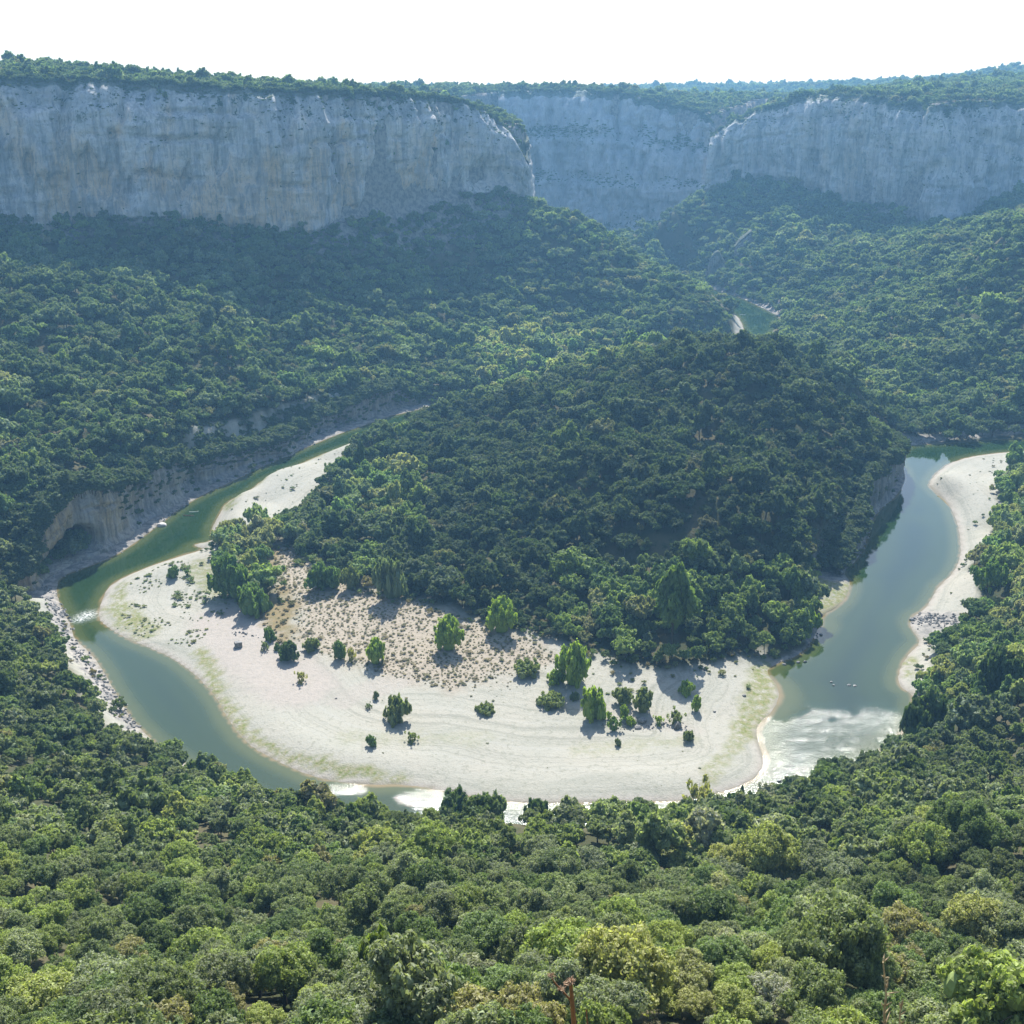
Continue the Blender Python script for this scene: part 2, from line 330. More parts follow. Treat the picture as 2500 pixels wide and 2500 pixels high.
# terrain material
def terrain_mat():
    m, nt, out = newmat('ground'); t = NT(nt)
    soil = t.mix(t.ramp(t.noise(.05, 5), .4, .6), (.055,.06,.03), (.10,.09,.05))
    soil = t.mix(t.ramp(t.noise(.4, 5), .5, .7), soil, (.04,.055,.02))
    g1 = t.noise(.035, 6, .6); g2 = t.noise(.5, 6, .7); g3 = t.noise(1.1, 5, .75)
    vor = t.n('ShaderNodeTexVoronoi'); t.l(t.n('ShaderNodeTexCoord').outputs['Object'], vor.inputs['Vector']); vor.inputs['Scale'].default_value = 1.3
    grav = t.mix(t.ramp(g1, .35, .65), (.345,.335,.28), (.37,.35,.29))
    arc = t.noise(1, 5, .6, (.01,.05,.01), dist=1.0)
    grav = t.mix(t.math('MULTIPLY', t.ramp(arc, .5, .65), .30), grav, (.215,.225,.18))
    nb = t.n('ShaderNodeTexNoise', noise_dimensions='1D'); t.l(t.math('ADD', t.math('MULTIPLY', t.attr('shore'), .16), t.math('MULTIPLY', g1, 1.6)), nb.inputs['W']); nb.inputs['Scale'].default_value = 1.0; nb.inputs['Detail'].default_value = 5; nb.inputs['Roughness'].default_value = .65
    grav = t.mix(t.math('MULTIPLY', t.ramp(nb.outputs['Fac'], .50, .66), .55), grav, (.215,.215,.175))
    grav = t.mix(t.math('MULTIPLY', t.ramp(nb.outputs['Fac'], .46, .30), .35), grav, (.38,.375,.34))
    grav = t.mix(t.math('MULTIPLY', t.ramp(g2, .5, .68), .5), grav, (.19,.195,.145))
    grav = t.mix(t.math('MULTIPLY', t.ramp(g3, .56, .72), .42), grav, (.14,.14,.11))
    grav = t.mix(t.math('MULTIPLY', t.ramp(g3, .44, .30), .40), grav, (.47,.455,.40))
    sand = t.mix(t.ramp(g2, .4, .7), (.37,.33,.285), (.31,.285,.245))
    grav = t.mix(t.attr('sand'), grav, sand)
    scr = t.mix(t.ramp(g2, .45, .6), (.36,.31,.24), (.29,.25,.19))
    dry = t.mix(t.ramp(g2, .4, .6), (.24,.185,.10), (.19,.16,.08))
    grass = t.mix(t.ramp(t.noise(.8,5,.7), .38, .62), (.15,.18,.05), (.26,.24,.13))
    rockc = t.mix(t.ramp(t.noise(.25, 6, .7), .4, .6), (.36,.33,.29), (.18,.17,.16))
    wet = (.17,.15,.10)
    c = t.mix(t.attr('gravel'), soil, grav)
    c = t.mix(t.attr('scrub'), c, scr)
    c = t.mix(t.attr('dry'), c, dry)
    gm = t.math('MULTIPLY', t.attr('grass'), t.ramp(t.noise(.35, 5, .7), .32, .58))
    c = t.mix(gm, c, grass)
    c = t.mix(t.attr('rock'), c, rockc)
    c = t.mix(t.attr('wet'), c, wet)
    b = t.n('ShaderNodeBsdfPrincipled'); t.l(c, b.inputs['Base Color']); b.inputs['Roughness'].default_value = .95; b.inputs['Specular IOR Level'].default_value = .1
    t.l(t.bump(t.math('ADD', g2, t.math('MULTIPLY', vor.outputs[0], .4)), .5, .5), b.inputs['Normal'])
    t.l(b.outputs[0], out.inputs[0]); return m
M_ground = terrain_mat()

dwG = -sdist(GX, GY, WATER)
def sm(poly, w=3.0, jit=3.0):
    d = sdist(GX, GY, poly) + jit * fbm(GX / 9, GY / 9, 3); return sstep(-w, w, d)
openG = np.maximum.reduce([sm(OPEN_MAIN), sm(OPEN_RIGHT, 2, 2), sm(FARBAR, 2, 1), sm(GRASSPOINT, 2, 1)])
openG = openG * (1 - sm(OPEN_HOLE, 3, 3))
scrubG = sm(SCRUB, 6, 5); dryG = sm(DRYGRASS, 3, 4)
def strip(pts, w, z=0): return 1 - sstep(w * .5, w, seg_dist(GX, GY, pz(pts)) + 2.5 * fbm(GX / 6, GY / 6, 3))
grassG = np.maximum.reduce([sm(GRASSPOINT, 1, .5), strip([(222,1150),(240,1170),(275,1195)], 8), strip([(230,1110),(222,1150)], 3), strip([(380,1235),(400,1270),(415,1320),(445,1370),(490,1405)], 3.2),
   strip([(490,1405),(560,1435),(650,1460),(760,1475)], 3), strip([(430,965),(440,950)], 5), strip([(470,935),(510,908)], 4), strip([(560,880),(640,850)], 3),
   strip([(1440,1262),(1438,1300),(1425,1345),(1405,1380)], 7), strip([(1405,1380),(1385,1410),(1330,1480)], 4) * .7, strip([(1715,1245),(1712,1275)], 3), strip([(1500,1215),(1525,1200)],4), strip([(1100,1420),(1300,1400)], 5) * .35, strip([(900,1400),(650,1400)], 6) * .25])
grassG = np.maximum(grassG, strip([(380,1080),(430,1130),(400,1105)], 9) * .8)
sandG = np.maximum.reduce([strip([(430,1180),(480,1240),(560,1300)], 22), strip([(640,1330),(760,1290)], 8) * .6, strip([(1100,1340),(1300,1380)], 6) * .5, (1 - sstep(.5, 4, dwG)) * openG * .8])
rockG = np.maximum.reduce([strip([(88,1108),(120,1190),(160,1250),(200,1310),(258,1378)], 4.5), strip([(1340,545),(1400,562),(1440,580),(1480,600)], 16), strip([(1720,1165),(1770,1175),(1780,1200)], 12) * .8,
    strip([(1590,1075),(1630,1030),(1650,965)], 7), strip([(1700,838),(1800,825),(1932,818)], 7), strip([(1480,1252),(1530,1230),(1545,1190)], 6)])
dwallG = np.minimum(seg_dist(GX, GY, WALL_A), seg_dist(GX, GY, WALL_B))
rockG = np.maximum(rockG, (1 - sstep(8, 12, dwallG)) * (GH < 60))
wetG = (1 - sstep(-.6, .6, dwG))
sd1 = np.abs(sdist(GX, GY, PL_LEFT)); sd2 = np.abs(sdist(GX, GY, PL_RIGHT))
rockG = np.maximum(rockG, (1 - sstep(22, 30, np.minimum(sd1, sd2))) * (GH > 60) * .9)
me = mesh_from('terrain', np.stack([GX, GY, GH], -1).reshape(-1, 3), grid_faces(len(ys), len(xs)), [M_ground], True,
   dict(gravel=openG, scrub=scrubG, dry=dryG, grass=grassG, sand=sandG, rock=rockG, wet=wetG, shore=np.clip(dwG, 0, 200)))
tag(link('terrain', me), kind='structure')

# ------------------------------------------------------------------ river
def water_mat():
    m, nt, out = newmat('river_water'); t = NT(nt)
    d = t.attr('depth'); rf = t.attr('riffle')
    dn = t.math('ADD', d, t.math('MULTIPLY', t.math('SUBTRACT', t.noise(.06, 4), .5), 2.2))
    c = t.mix(t.ramp(dn, .0, 1.7), (.20,.15,.065), (.060,.078,.022))
    c = t.mix(t.ramp(dn, 2.0, 8.0), c, (.018,.042,.012))
    c = t.mix(t.ramp(d, 9, 22), c, (.006,.026,.012))
    c = t.mix(t.math('MULTIPLY', t.attr('foam'), t.ramp(t.noise(.9, 4, .7, (1, 1, 1)), .42, .58)), c, (.62,.64,.62))
    b = t.n('ShaderNodeBsdfPrincipled'); t.l(c, b.inputs['Base Color']); b.inputs['IOR'].default_value = 1.33; b.inputs['Specular IOR Level'].default_value = 1.0
    t.l(t.math('ADD', t.math('MULTIPLY', rf, .14), .02), b.inputs['Roughness'])
    w1 = t.noise(1.8, 4, .7, (1, .7, 1)); w2 = t.noise(.35, 3, .55)
    hgt = t.math('ADD', t.math('MULTIPLY', w1, t.math('ADD', t.math('MULTIPLY', rf, .20), .005)), t.math('MULTIPLY', w2, t.math('ADD', t.math('MULTIPLY', rf, .22), .008)))
    t.l(t.bump(hgt, 1.0, 1.0), b.inputs['Normal'])
    t.l(b.outputs[0], out.inputs[0]); return m
M_water = water_mat()
wx = np.arange(-330, 480, 3.0); wy = np.arange(270, 1620, 3.0); WX, WY = np.meshgrid(wx, wy)
dW = sdist(WX, WY, WATER)
def spot(px, py, r, sx=1.0):
    x, y, _ = PZ(px, py); return np.exp(-(((WX - x) / (r * sx)) ** 2 + ((WY - y) / r) ** 2))
rif = np.maximum.reduce([spot(160,1160,9,1.3), spot(830,783,22,1.3)*1.0, spot(700,812,10)*.7, spot(1610,1400,22,2.3) * 1.9 * sstep(-.5, .35, fbm(WX / 7, WY / 4, 3) + .35), spot(1500,1420,15,1.8), spot(1680,1370,15,1.2), spot(650,1488,5,2.0), spot(800,1503,6,2.0), spot(960,1540,12,3), spot(1200,1535,10,4), spot(1420,1480,12,2)])
fl = [PZ(x, y)[:2] for x, y in [(745,806),(790,797),(830,789),(880,778),(905,770)]]
foam = np.maximum((1 - sstep(1.5, 5.5, seg_dist(WX, WY, fl))), np.maximum(spot(168,1160,3.5,1.0), spot(150,1168,3)) ) * 1.0
rif = rif * sstep(.15, .75, rif + .25 * fbm(WX / 12, WY / 12, 3))
depth = np.clip(dW, 0, 60) * (1 - .45 * np.maximum.reduce([spot(1450,1320,22,1.5), spot(1480,1400,25,2), spot(1560,1180,14), spot(1740,980,8), spot(340,1040,8)]))
fq = grid_faces(len(wy), len(wx)); keep = (dW.ravel() > -9)[fq].any(1); fq = fq[keep]
used = np.unique(fq); remap = np.zeros(WX.size, int); remap[used] = np.arange(len(used))
me = mesh_from('river', np.stack([WX, WY, 0 * WX], -1).reshape(-1, 3)[used], remap[fq], [M_water], True, dict(depth=depth.ravel()[used], riffle=rif.ravel()[used], foam=foam.ravel()[used]))
tag(link('river', me), kind='structure')

# ------------------------------------------------------------------ cliffs
def resample(pts, step):
    P = np.array(pts, float); d = np.r_[0, np.cumsum(np.linalg.norm(np.diff(P[:, :2], axis=0), axis=1))]
    n = max(2, int(d[-1] / step)); s = np.linspace(0, d[-1], n)
    return np.stack([np.interp(s, d, P[:, k]) for k in range(P.shape[1])], 1), s
def cliff(name, foot, top, step=1.8, nrow=64, amp=1.0, warmf=None, vegf=None, mat=None, back=16, label=None, extra=None, seed=0.0, lean=0.0, drop=8, jag=0.0):
    top, s = resample(chaikin(top, 2, False), step)
    f2, _ = resample(chaikin(foot, 2, False), step)
    ii = np.linspace(0, len(f2) - 1, len(top)); foot = np.stack([np.interp(ii, np.arange(len(f2)), f2[:, k]) for k in range(3)], 1)
    tan = np.gradient(top[:, :2], axis=0); tan = np.stack([np.convolve(np.pad(tan[:, k], 12, 'edge'), np.ones(25) / 25, 'valid') for k in range(2)], 1)
    tan /= np.linalg.norm(tan, axis=1)[:, None]
    nrm = np.stack([tan[:, 1], -tan[:, 0]], 1)      # toward the viewer for lines running left to right
    tt = np.linspace(0, 1, nrow); S, T = np.meshgrid(s, tt)
    P = foot[None] * (1 - T[..., None]) + top[None] * T[..., None]
    zb = foot[None, :, 2] - drop; P[..., 2] = zb + (top[None, :, 2] - zb) * T
    Zc = P[..., 2] + seed * 31; Sx = S + seed * 77
    big = fbm(Sx / 70, Zc / 220, 3) * 11 + fbm(Sx / 34, Zc / 34, 3) * 2.4
    rib = fbm(Sx / 11, Zc / 70, 4) * 3.2
    ridge = (1 - np.abs(fbm(Sx / 22, Zc / 90 + 7, 3))) * 3.0
    strata = fbm(Sx / 60, Zc / 7.5, 4) * 1.1 * (.3 + np.abs(fbm(Sx / 90 + 4, Zc / 60, 2)) * 1.6); fine = fbm(Sx / 3.6, Zc / 5, 4) * .9
    led = np.round(Zc / 13 + fbm(Sx / 80, Zc * 0, 2) * .6); led = perlin(led * 3.7, Sx / 28) * 1.3
    D = (big + rib + ridge + strata + fine + led + 3.5) * amp * (0.25 + .75 * sstep(0, .08, T))
    for tl, dp, ph in ((.63, 5.5, 1.3), (.36, 4.0, 5.1), (.82, 4.5, 9.7)):      # bedding recesses that come and go along the wall
        D = D - dp * amp * np.exp(-((T - tl - .05 * fbm(Sx / 55 + ph, Sx * 0, 3)) / .022) ** 2) * sstep(-.05, .35, fbm(Sx / 75 + ph, Sx * 0 + ph, 3))
    D = D - 6 * amp * sstep(.25, .6, fbm(Sx / 16 + 3, Zc / 60, 3)) * sstep(.1, .3, T)      # vertical clefts
    D = D * (1 - .6 * sstep(.93, 1, T)) - lean * sstep(.75, 1, T)
    if jag: P[..., 2] += T * T * (fbm(S / 16 + seed, S * 0, 4) * jag - .3 * jag)
    if extra is not None: D = D + extra(S, T, P)
    X = P[..., 0] + nrm[None, :, 0] * D; Y = P[..., 1] + nrm[None, :, 1] * D; Zz = P[..., 2]
    rows = [np.stack([X, Y, Zz], -1)]
    for fr_ in (.12, .3, .6, 1.0):                       # cap running back over the plateau
        b = back * fr_
        ft = min(1, fr_ * 1.15)
        bx = X[-1] * (1 - ft) + top[:, 0] * ft - nrm[:, 0] * b; by = Y[-1] * (1 - ft) + top[:, 1] * ft - nrm[:, 1] * b
        hz = hsample(bx, by) + .6; f = fr_
        z = (top[:, 2] + .5) * (1 - f) + hz * f if f < 1 else hsample(bx, by) - .4
        rows.append(np.stack([bx, by, z], -1)[None])
    V = np.concatenate(rows, 0); nr = V.shape[0]
    wr = np.zeros(V.shape[:2]); vg = np.zeros(V.shape[:2])
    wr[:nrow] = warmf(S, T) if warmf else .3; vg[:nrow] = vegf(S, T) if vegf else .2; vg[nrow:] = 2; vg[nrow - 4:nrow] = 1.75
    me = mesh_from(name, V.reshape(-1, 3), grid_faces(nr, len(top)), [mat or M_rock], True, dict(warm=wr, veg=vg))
    o = link(name, me); tag(o, label=label, kind='structure'); return o, V
LFp = [PY(*a) for a in LF]
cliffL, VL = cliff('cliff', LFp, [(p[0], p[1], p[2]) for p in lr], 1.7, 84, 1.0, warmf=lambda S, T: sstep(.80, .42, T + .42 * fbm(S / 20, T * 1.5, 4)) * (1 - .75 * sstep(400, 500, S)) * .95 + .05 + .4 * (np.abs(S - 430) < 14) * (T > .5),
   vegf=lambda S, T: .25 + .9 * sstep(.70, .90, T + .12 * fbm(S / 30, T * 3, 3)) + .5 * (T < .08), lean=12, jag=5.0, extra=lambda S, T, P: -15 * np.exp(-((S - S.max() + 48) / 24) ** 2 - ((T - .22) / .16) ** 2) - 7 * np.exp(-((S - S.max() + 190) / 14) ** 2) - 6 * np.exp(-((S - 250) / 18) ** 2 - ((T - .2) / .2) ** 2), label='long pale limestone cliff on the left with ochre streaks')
RFp = [PY(*a) for a in RF]
cliffR, VR = cliff('cliff', RFp, rr, 2.4, 70, 1.15, warmf=lambda S, T: .35 * np.exp(-((S - 190) / 40) ** 2) + .12, vegf=lambda S, T: .4 + .6 * sstep(.8, .95, T) + .4 * np.exp(-((T - .45) / .06) ** 2) * (S > 300), seed=3, lean=9, jag=6.0, extra=lambda S, T, P: 15 * np.exp(-((S - 322) / 20) ** 2) - 9 * np.exp(-((S - 285) / 14) ** 2) - 9 * np.exp(-((S - 150) / 12) ** 2) * (T < .5) - 10 * np.exp(-((S - 120) / 60) ** 2) * sstep(.2, .05, T), label='hazy limestone cliff above the wooded slope on the right')
FFp = [PY(*a) for a in FF]
M_far_hazed = rock_mat('limestone_far_hazed', light=(.56,.58,.60), dark=(.27,.29,.31), grey=(.45,.47,.49))  # distance haze painted into the rock colour: bluer and lower in contrast
cliffF, VF = cliff('cliff', FFp, fr, 3.4, 84, 1.8, warmf=lambda S, T: .1 + 0 * T, vegf=lambda S, T: .3 + .9 * np.exp(-((T - .72) / .05) ** 2) + .7 * np.exp(-((T - .42) / .035) ** 2) + .8 * np.exp(-((T - .12) / .1) ** 2), seed=6, lean=12, jag=8.0, mat=M_far_hazed,
   extra=lambda S, T, P: 14 * sstep(.76, .64, T) + 14 * sstep(.46, .36, T) + 16 * sstep(.2, .0, T), label='far haze tinted blue limestone cliff with ledges between the two nearer cliffs')

# side of the left cliff where it turns away behind the corner
c_top = [PY(988,292,1162), (30,1190,165), (25,1230,185), (-10,1300,195), (-40,1400,200), (-50,1500,205)]
c_top = [(lr[-1][0], lr[-1][1], lr[-1][2]), (lr[-1][0]+8, 1200, 172), (-10,1300,190), (-50,1400,200), (-60,1500,205)]
c_foot = [(LFp[-1][0], LFp[-1][1], LFp[-1][2]), (LFp[-1][0]+22, 1200, 70), (30,1300,40), (-10,1400,40), (-20,1500,40)]
cliff('cliff', c_foot, c_top, 3, 50, .8, vegf=lambda S, T: .5 + 0 * T, seed=9, label='end face of the left cliff turning away behind the corner')

def wall_lines(W, setback=2.0, lean=5.0):
    W = np.array(W, float); return W
def river_wall(name, W, side, step, nrow, amp, extra, label, seed, warm):
    W = np.array(W); tn = np.gradient(W[:, :2], axis=0); tn /= np.linalg.norm(tn, axis=1)[:, None]
    n = np.stack([tn[:, 1], -tn[:, 0]], 1) * side
    foot = [(W[i, 0] - n[i, 0] * 1.0, W[i, 1] - n[i, 1] * 1.0, .2) for i in range(len(W))]
    top = [(W[i, 0] - n[i, 0] * 7, W[i, 1] - n[i, 1] * 7, W[i, 2]) for i in range(len(W))]
    tr_, _s = resample(chaikin(top, 2, False), step); bk = 15 + 20 * sstep(36, 22, np.hypot(tr_[:, 0] - CAVE[0], tr_[:, 1] - CAVE[1]))
    return cliff(name, foot, top, step, nrow, amp, warmf=warm, vegf=lambda S, T: .35 + .5 * sstep(.8, 1, T), mat=M_rock2, back=bk, extra=extra, label=label, seed=seed, drop=3, jag=4.5)
cx_, cy_, _ = PZ(150, 1068)
def cave(S, T, P):
    d = P[..., 0] - cx_; a = ((d + 1) / 6.2) ** 2 + ((P[..., 2] - 7) / 10.0) ** 2
    arch = -27 * sstep(1.25, .55, a) * (P[..., 2] > 2.6 + .15 * d)
    shelf = 1.6 * sstep(4.5, 1.5, P[..., 2])
    over = 5 * sstep(.35, .7, T)
    return arch + shelf + over * 0.5 - 3.5
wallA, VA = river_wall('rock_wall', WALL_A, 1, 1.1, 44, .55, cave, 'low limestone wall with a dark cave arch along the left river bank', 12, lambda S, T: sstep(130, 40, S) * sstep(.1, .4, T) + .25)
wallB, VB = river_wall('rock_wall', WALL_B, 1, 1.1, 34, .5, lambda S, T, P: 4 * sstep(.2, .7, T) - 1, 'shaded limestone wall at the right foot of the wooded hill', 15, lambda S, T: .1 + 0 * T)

# small outcrops on the far slopes
OUT = [([(1333,522,1330),(1352,527,1322),(1378,524,1312)], [(1334,505,1334),(1346,474,1332),(1358,470,1328),(1380,512,1320)], 'blue grey rock pillar above the distant bend of the river'),
 ([(1382,476,1345),(1410,470,1340),(1442,458,1345)], [(1384,462,1352),(1400,438,1352),(1424,428,1352),(1446,446,1352)], 'rounded rock outcrop high on the slope above the distant bend'),
 ([(1478,528,1210),(1520,512,1205),(1572,486,1210)], [(1480,516,1216),(1510,494,1214),(1550,470,1216),(1578,478,1216)], 'slanting rock band below the right hand cliff'),
 ([(1812,512,985),(1850,516,975),(1900,522,965)], [(1812,498,990),(1832,482,986),(1866,484,980),(1898,512,972)], 'shaded rock band near the top of the right slope')]
OUTV = []
for q_, (fo, to, lb) in enumerate(OUT):
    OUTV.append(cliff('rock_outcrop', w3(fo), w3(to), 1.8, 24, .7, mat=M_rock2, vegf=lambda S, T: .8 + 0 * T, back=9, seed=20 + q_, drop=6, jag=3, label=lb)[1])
# ------------------------------------------------------------------ trees
def crown_mesh(name, seed, nleaf, leaf, lobes=9, w=1.0, h=1.0, trunk=True, dome=.75, core=.66, airy=0.0):
    """unit: crown about 6 m wide and 5.5 m high, ground at z=0"""
    r = np.random.default_rng(seed); Ls = []
    for i in range(lobes):
        a = r.uniform(0, 2 * math.pi); rr_ = math.sqrt(r.uniform(0, 1)) * 2.25 * w
        zz = (2.1 + 2.5 * math.sqrt(max(0, 1 - (rr_ / (2.7 * w)) ** 2)) * r.uniform(.45, 1.0)) * h
        Ls.append((rr_ * math.cos(a), rr_ * math.sin(a), zz, r.uniform(.6, 1.2) * w ** .5, r.uniform(.55, 1.0) * h ** .5))
    Ls.append((0, 0, 2.9 * h, 1.7 * w, 1.6 * h))
    Ls = np.array(Ls); wts = Ls[:, 3] ** 2; wts = wts / wts.sum()
    nsub = max(40, nleaf // 38); ks = r.choice(len(Ls), nsub, p=wts)
    d = r.normal(size=(nsub, 3)); d[:, 2] = np.where(d[:, 2] < -.3, -d[:, 2] * .6, d[:, 2]); d /= np.linalg.norm(d, axis=1)[:, None]
    rad = 1.02 - np.abs(r.normal(0, .13 + airy, nsub)) + (r.random(nsub) < .18) * r.uniform(0, .28, nsub)
    sub = Ls[ks, :3] + d * np.stack([Ls[ks, 3], Ls[ks, 3], Ls[ks, 4]], 1) * rad[:, None]; srad = r.uniform(.22, .5, nsub) * (1.25 if leaf > .3 else 1)
    k = r.integers(0, nsub, nleaf); d2 = r.normal(size=(nleaf, 3)) + d[k] * .7; d2 /= np.linalg.norm(d2, axis=1)[:, None]
    cpt = sub[k] + d2 * (srad[k] * r.uniform(.5, 1.1, nleaf))[:, None]
    nrm = d2 + r.normal(0, .45, (nleaf, 3)); nrm /= np.linalg.norm(nrm, axis=1)[:, None]
    t1 = np.cross(nrm, r.normal(size=(nleaf, 3))); t1 /= np.linalg.norm(t1, axis=1)[:, None]; t2 = np.cross(nrm, t1)
    sz = leaf * r.uniform(.6, 1.35, nleaf)[:, None]
    q = np.stack([cpt - t1 * sz, cpt - t2 * sz * .55, cpt + t1 * sz, cpt + t2 * sz * .55], 1)
    V = q.reshape(-1, 3); Fq = np.arange(nleaf * 4).reshape(-1, 4); mi = [0] * nleaf
    # inner mass of leaves
    cv, cf = [], []
    for L in Ls:
        o = len(V) + len(cv); nu, nv = 7, 5
        for j in range(nv):
            ph = math.pi * (j + .5) / nv
            for i in range(nu):
                th = 2 * math.pi * i / nu; rr2 = core * r.uniform(.85, 1.1)
                cv.append((L[0] + math.sin(ph) * math.cos(th) * L[3] * rr2, L[1] + math.sin(ph) * math.sin(th) * L[3] * rr2, L[2] + math.cos(ph) * L[4] * rr2))
        for j in range(nv - 1):
            for i in range(nu): cf.append((o + j * nu + i, o + (j + 1) * nu + i, o + (j + 1) * nu + (i + 1) % nu, o + j * nu + (i + 1) % nu))
    if airy < .2:
        V = np.vstack([V, np.array(cv)]); Fq = np.vstack([Fq, np.array(cf)]); mi += [1] * len(cf)
    if trunk:
        tv, tf = trunk_geo(seed, h, len(V)); V = np.vstack([V, tv]); Fq = np.vstack([Fq, tf]); mi += [2] * len(tf)
    return mesh_from(name, V, Fq, [M_leaf, M_core, M_bark], False, matidx=mi)
def tube(p0, p1, r0, r1, o, n=6):
    p0 = np.array(p0, float); p1 = np.array(p1, float); ax = p1 - p0; ax /= np.linalg.norm(ax)
    a = np.cross(ax, [.3, .9, .1]); a /= np.linalg.norm(a); b = np.cross(ax, a); v = []
    for p, r_ in ((p0, r0), (p1, r1)):
        for i in range(n):
            t = 2 * math.pi * i / n; v.append(p + (a * math.cos(t) + b * math.sin(t)) * r_)
    f = [(o + i, o + (i + 1) % n, o + n + (i + 1) % n, o + n + i) for i in range(n)]
    return v, f
def trunk_geo(seed, h, o=0, big=False):
    r = np.random.default_rng(seed + 99); v, f = [], []
    def add(*a, **k):
        vv, ff = tube(*a, o + len(v), **k); v.extend(vv); f.extend(ff)
    m = np.array([r.uniform(-.15, .15), r.uniform(-.15, .15), 1.5 * h])
    add((0, 0, -.6), m, .22, .15)
    for i in range(5 if big else 3):
        a = 2 * math.pi * i / (5 if big else 3) + r.uniform(-.5, .5)
        e = m + np.array([math.cos(a) * r.uniform(.8, 1.4), math.sin(a) * r.uniform(.8, 1.4), r.uniform(1.3, 2.2) * h]); add(m - [0, 0, .1], e, .11, .04)
        e2 = e + np.array([r.uniform(-.5, .5), r.uniform(-.5, .5), .8]); add(e, e2, .04, .015)
    return np.array(v), np.array(f)

PROTO = bpy.data.collections.new('tree_kinds')
protos = []
def proto(tagname, me):
    o = bpy.data.objects.new(tagname, me); PROTO.objects.link(o); protos.append(o); return len(protos) - 1
LOD = {0: [], 1: [], 2: []}
import string
pn = 0
for lod, (nl, lf) in enumerate([(12000, .15), (2300, .40), (700, .72)]):
    for v in range(5):
        me = crown_mesh('tree_mesh', 100 + v, nl, lf, [13, 17, 10, 15, 20][v], [1, 1.15, .85, 1.05, 1.25][v], [1, .95, 1.2, .85, 1.0][v], trunk=(lod < 2))
        LOD[lod].append(proto('tree_kind_%s' % string.ascii_lowercase[pn], me)); pn += 1
def scatter_name(): pass

# candidate positions
def jitter_grid(x0, x1, y0, y1, s):
    X, Y = np.meshgrid(np.arange(x0, x1, s), np.arange(y0, y1, s)); X = X + (np.arange(X.shape[0])[:, None] % 2) * s * .5
    X = X.ravel() + rng.uniform(-.42, .42, X.size) * s; Y = Y.ravel() + rng.uniform(-.42, .42, Y.size) * s; return X, Y
parts_ = []
for (x0, x1, y0, y1, s, scl) in [(-330, 400, 52, 420, 4.4, .98), (-420, 480, 420, 800, 5.5, 1.24), (-560, 620, 800, 1250, 5.4, 1.18), (-800, 1000, 1250, 1720, 6.6, 1.35), (-1200, 1500, 1720, 2600, 8.5, 1.6), (-1500, 1900, 2600, 4150, 13, 2.0)]:
    X, Y = jitter_grid(x0, x1, y0, y1, s); parts_.append(np.stack([X, Y, np.full(X.size, scl)], 1))
TP = np.vstack(parts_)
X, Y, S = TP.T
Zt = hsample(X, Y)
px, py, dd = proj(X, Y, Zt)
ok = (px > -260) & (px < 2190) & (py < 2080) & (py > 60) | (Y < 330) & (px > -900) & (px < 2900) & (py < 3200)
X, Y, S, Zt, px, py, dd = [a[ok] for a in (X, Y, S, Zt, px, py, dd)]
dw = -sdist(X, Y, WATER)
wallA_d = np.minimum(seg_dist(X, Y, WALL_A), seg_dist(X, Y, WALL_B))
m_open = (inside(X, Y, OPEN_MAIN) | inside(X, Y, OPEN_RIGHT) | inside(X, Y, FARBAR) | inside(X, Y, GRASSPOINT)) & ~inside(X, Y, OPEN_HOLE)
rockline = np.minimum.reduce([seg_dist(X, Y, pz(l)) for l in ([(88,1108),(120,1190),(160,1250),(200,1310),(258,1378)], [(1720,1165),(1770,1175),(1780,1200)], [(1700,838),(1800,825),(1932,818)])])
dl = sdist(X, Y, PL_LEFT); dr = sdist(X, Y, PL_RIGHT)
gap = fbm(X / 25, Y / 25, 3)
ok = (dw > 2.5) & ~m_open & (wallA_d > 5.5) & (rockline > 3.2) & ((Y > 55) | (np.abs(X) > 40))
for d_ in (dl, dr): ok &= ~((d_ > -6) & (d_ < 7))
ok &= ~((wallA_d < 14) & (rng.random(X.size) < .25))
ok &= rng.random(X.size) < np.where((gap > .5) & (Y > 150), .4, .96)
X, Y, S, Zt, px, py, dd, gap, dw, dl, dr = [a[ok] for a in (X, Y, S, Zt, px, py, dd, gap, dw, dl, dr)]
n = X.size
size = S * np.clip(rng.lognormal(0, .28, n), .5, 1.9) * np.clip(1 + .35 * fbm(X / 38, Y / 38, 3), .6, 1.5) * np.where((dl > 0) | (dr > 0), .8, 1.0)
# colours by place
lineY = np.interp(px, [1330, 1360, 1395, 1480], [548, 574, 624, 632])
win = ((px > 1332) & (px < 1478) & (py > lineY - 2) & (proj(X, Y, Zt + 6.0 * size)[1] < lineY) & (Y < 1300) & (Y > 560)) | (((px > 640) & (px < 690) | (px > 755) & (px < 828)) & (proj(X, Y, Zt + 6.5 * size)[1] < 1516) | ((px > 945) & (px < 1000) | (px > 1085) & (px < 1125)) & (proj(X, Y, Zt + 6.5 * size)[1] < 1552)) & (Y < 330)
X, Y, S, Zt, px, py, dd, gap, dw, dl, dr, size = [a[~win] for a in (X, Y, S, Zt, px, py, dd, gap, dw, dl, dr, size)]; n = X.size
PALETTE = 1.35 * np.array([(.085,.120,.045),(.110,.145,.060),(.125,.155,.080),(.085,.130,.040),(.150,.200,.050),(.170,.170,.075),(.165,.155,.085),(.145,.180,.105)])
patch = fbm(X / 60 + 3, Y / 60, 3)
prob = np.tile(np.array([.26,.22,.17,.17,.09,.04,.01,.04]), (n, 1))
near = (Y < 300) | ((Y < 470) & (X < -120)) | ((Y < 450) & (X > 215))  # reaches up the left slope, offsetting its shade in the leaf colour
size = np.where(near, size * .9, size)
prob[near] = [.15,.23,.18,.21,.18,.02,.00,.03]
shoulder = near & (py > 1740) & (Y < 125)
prob[shoulder] = [.05,.12,.20,.15,.26,.07,.01,.14]
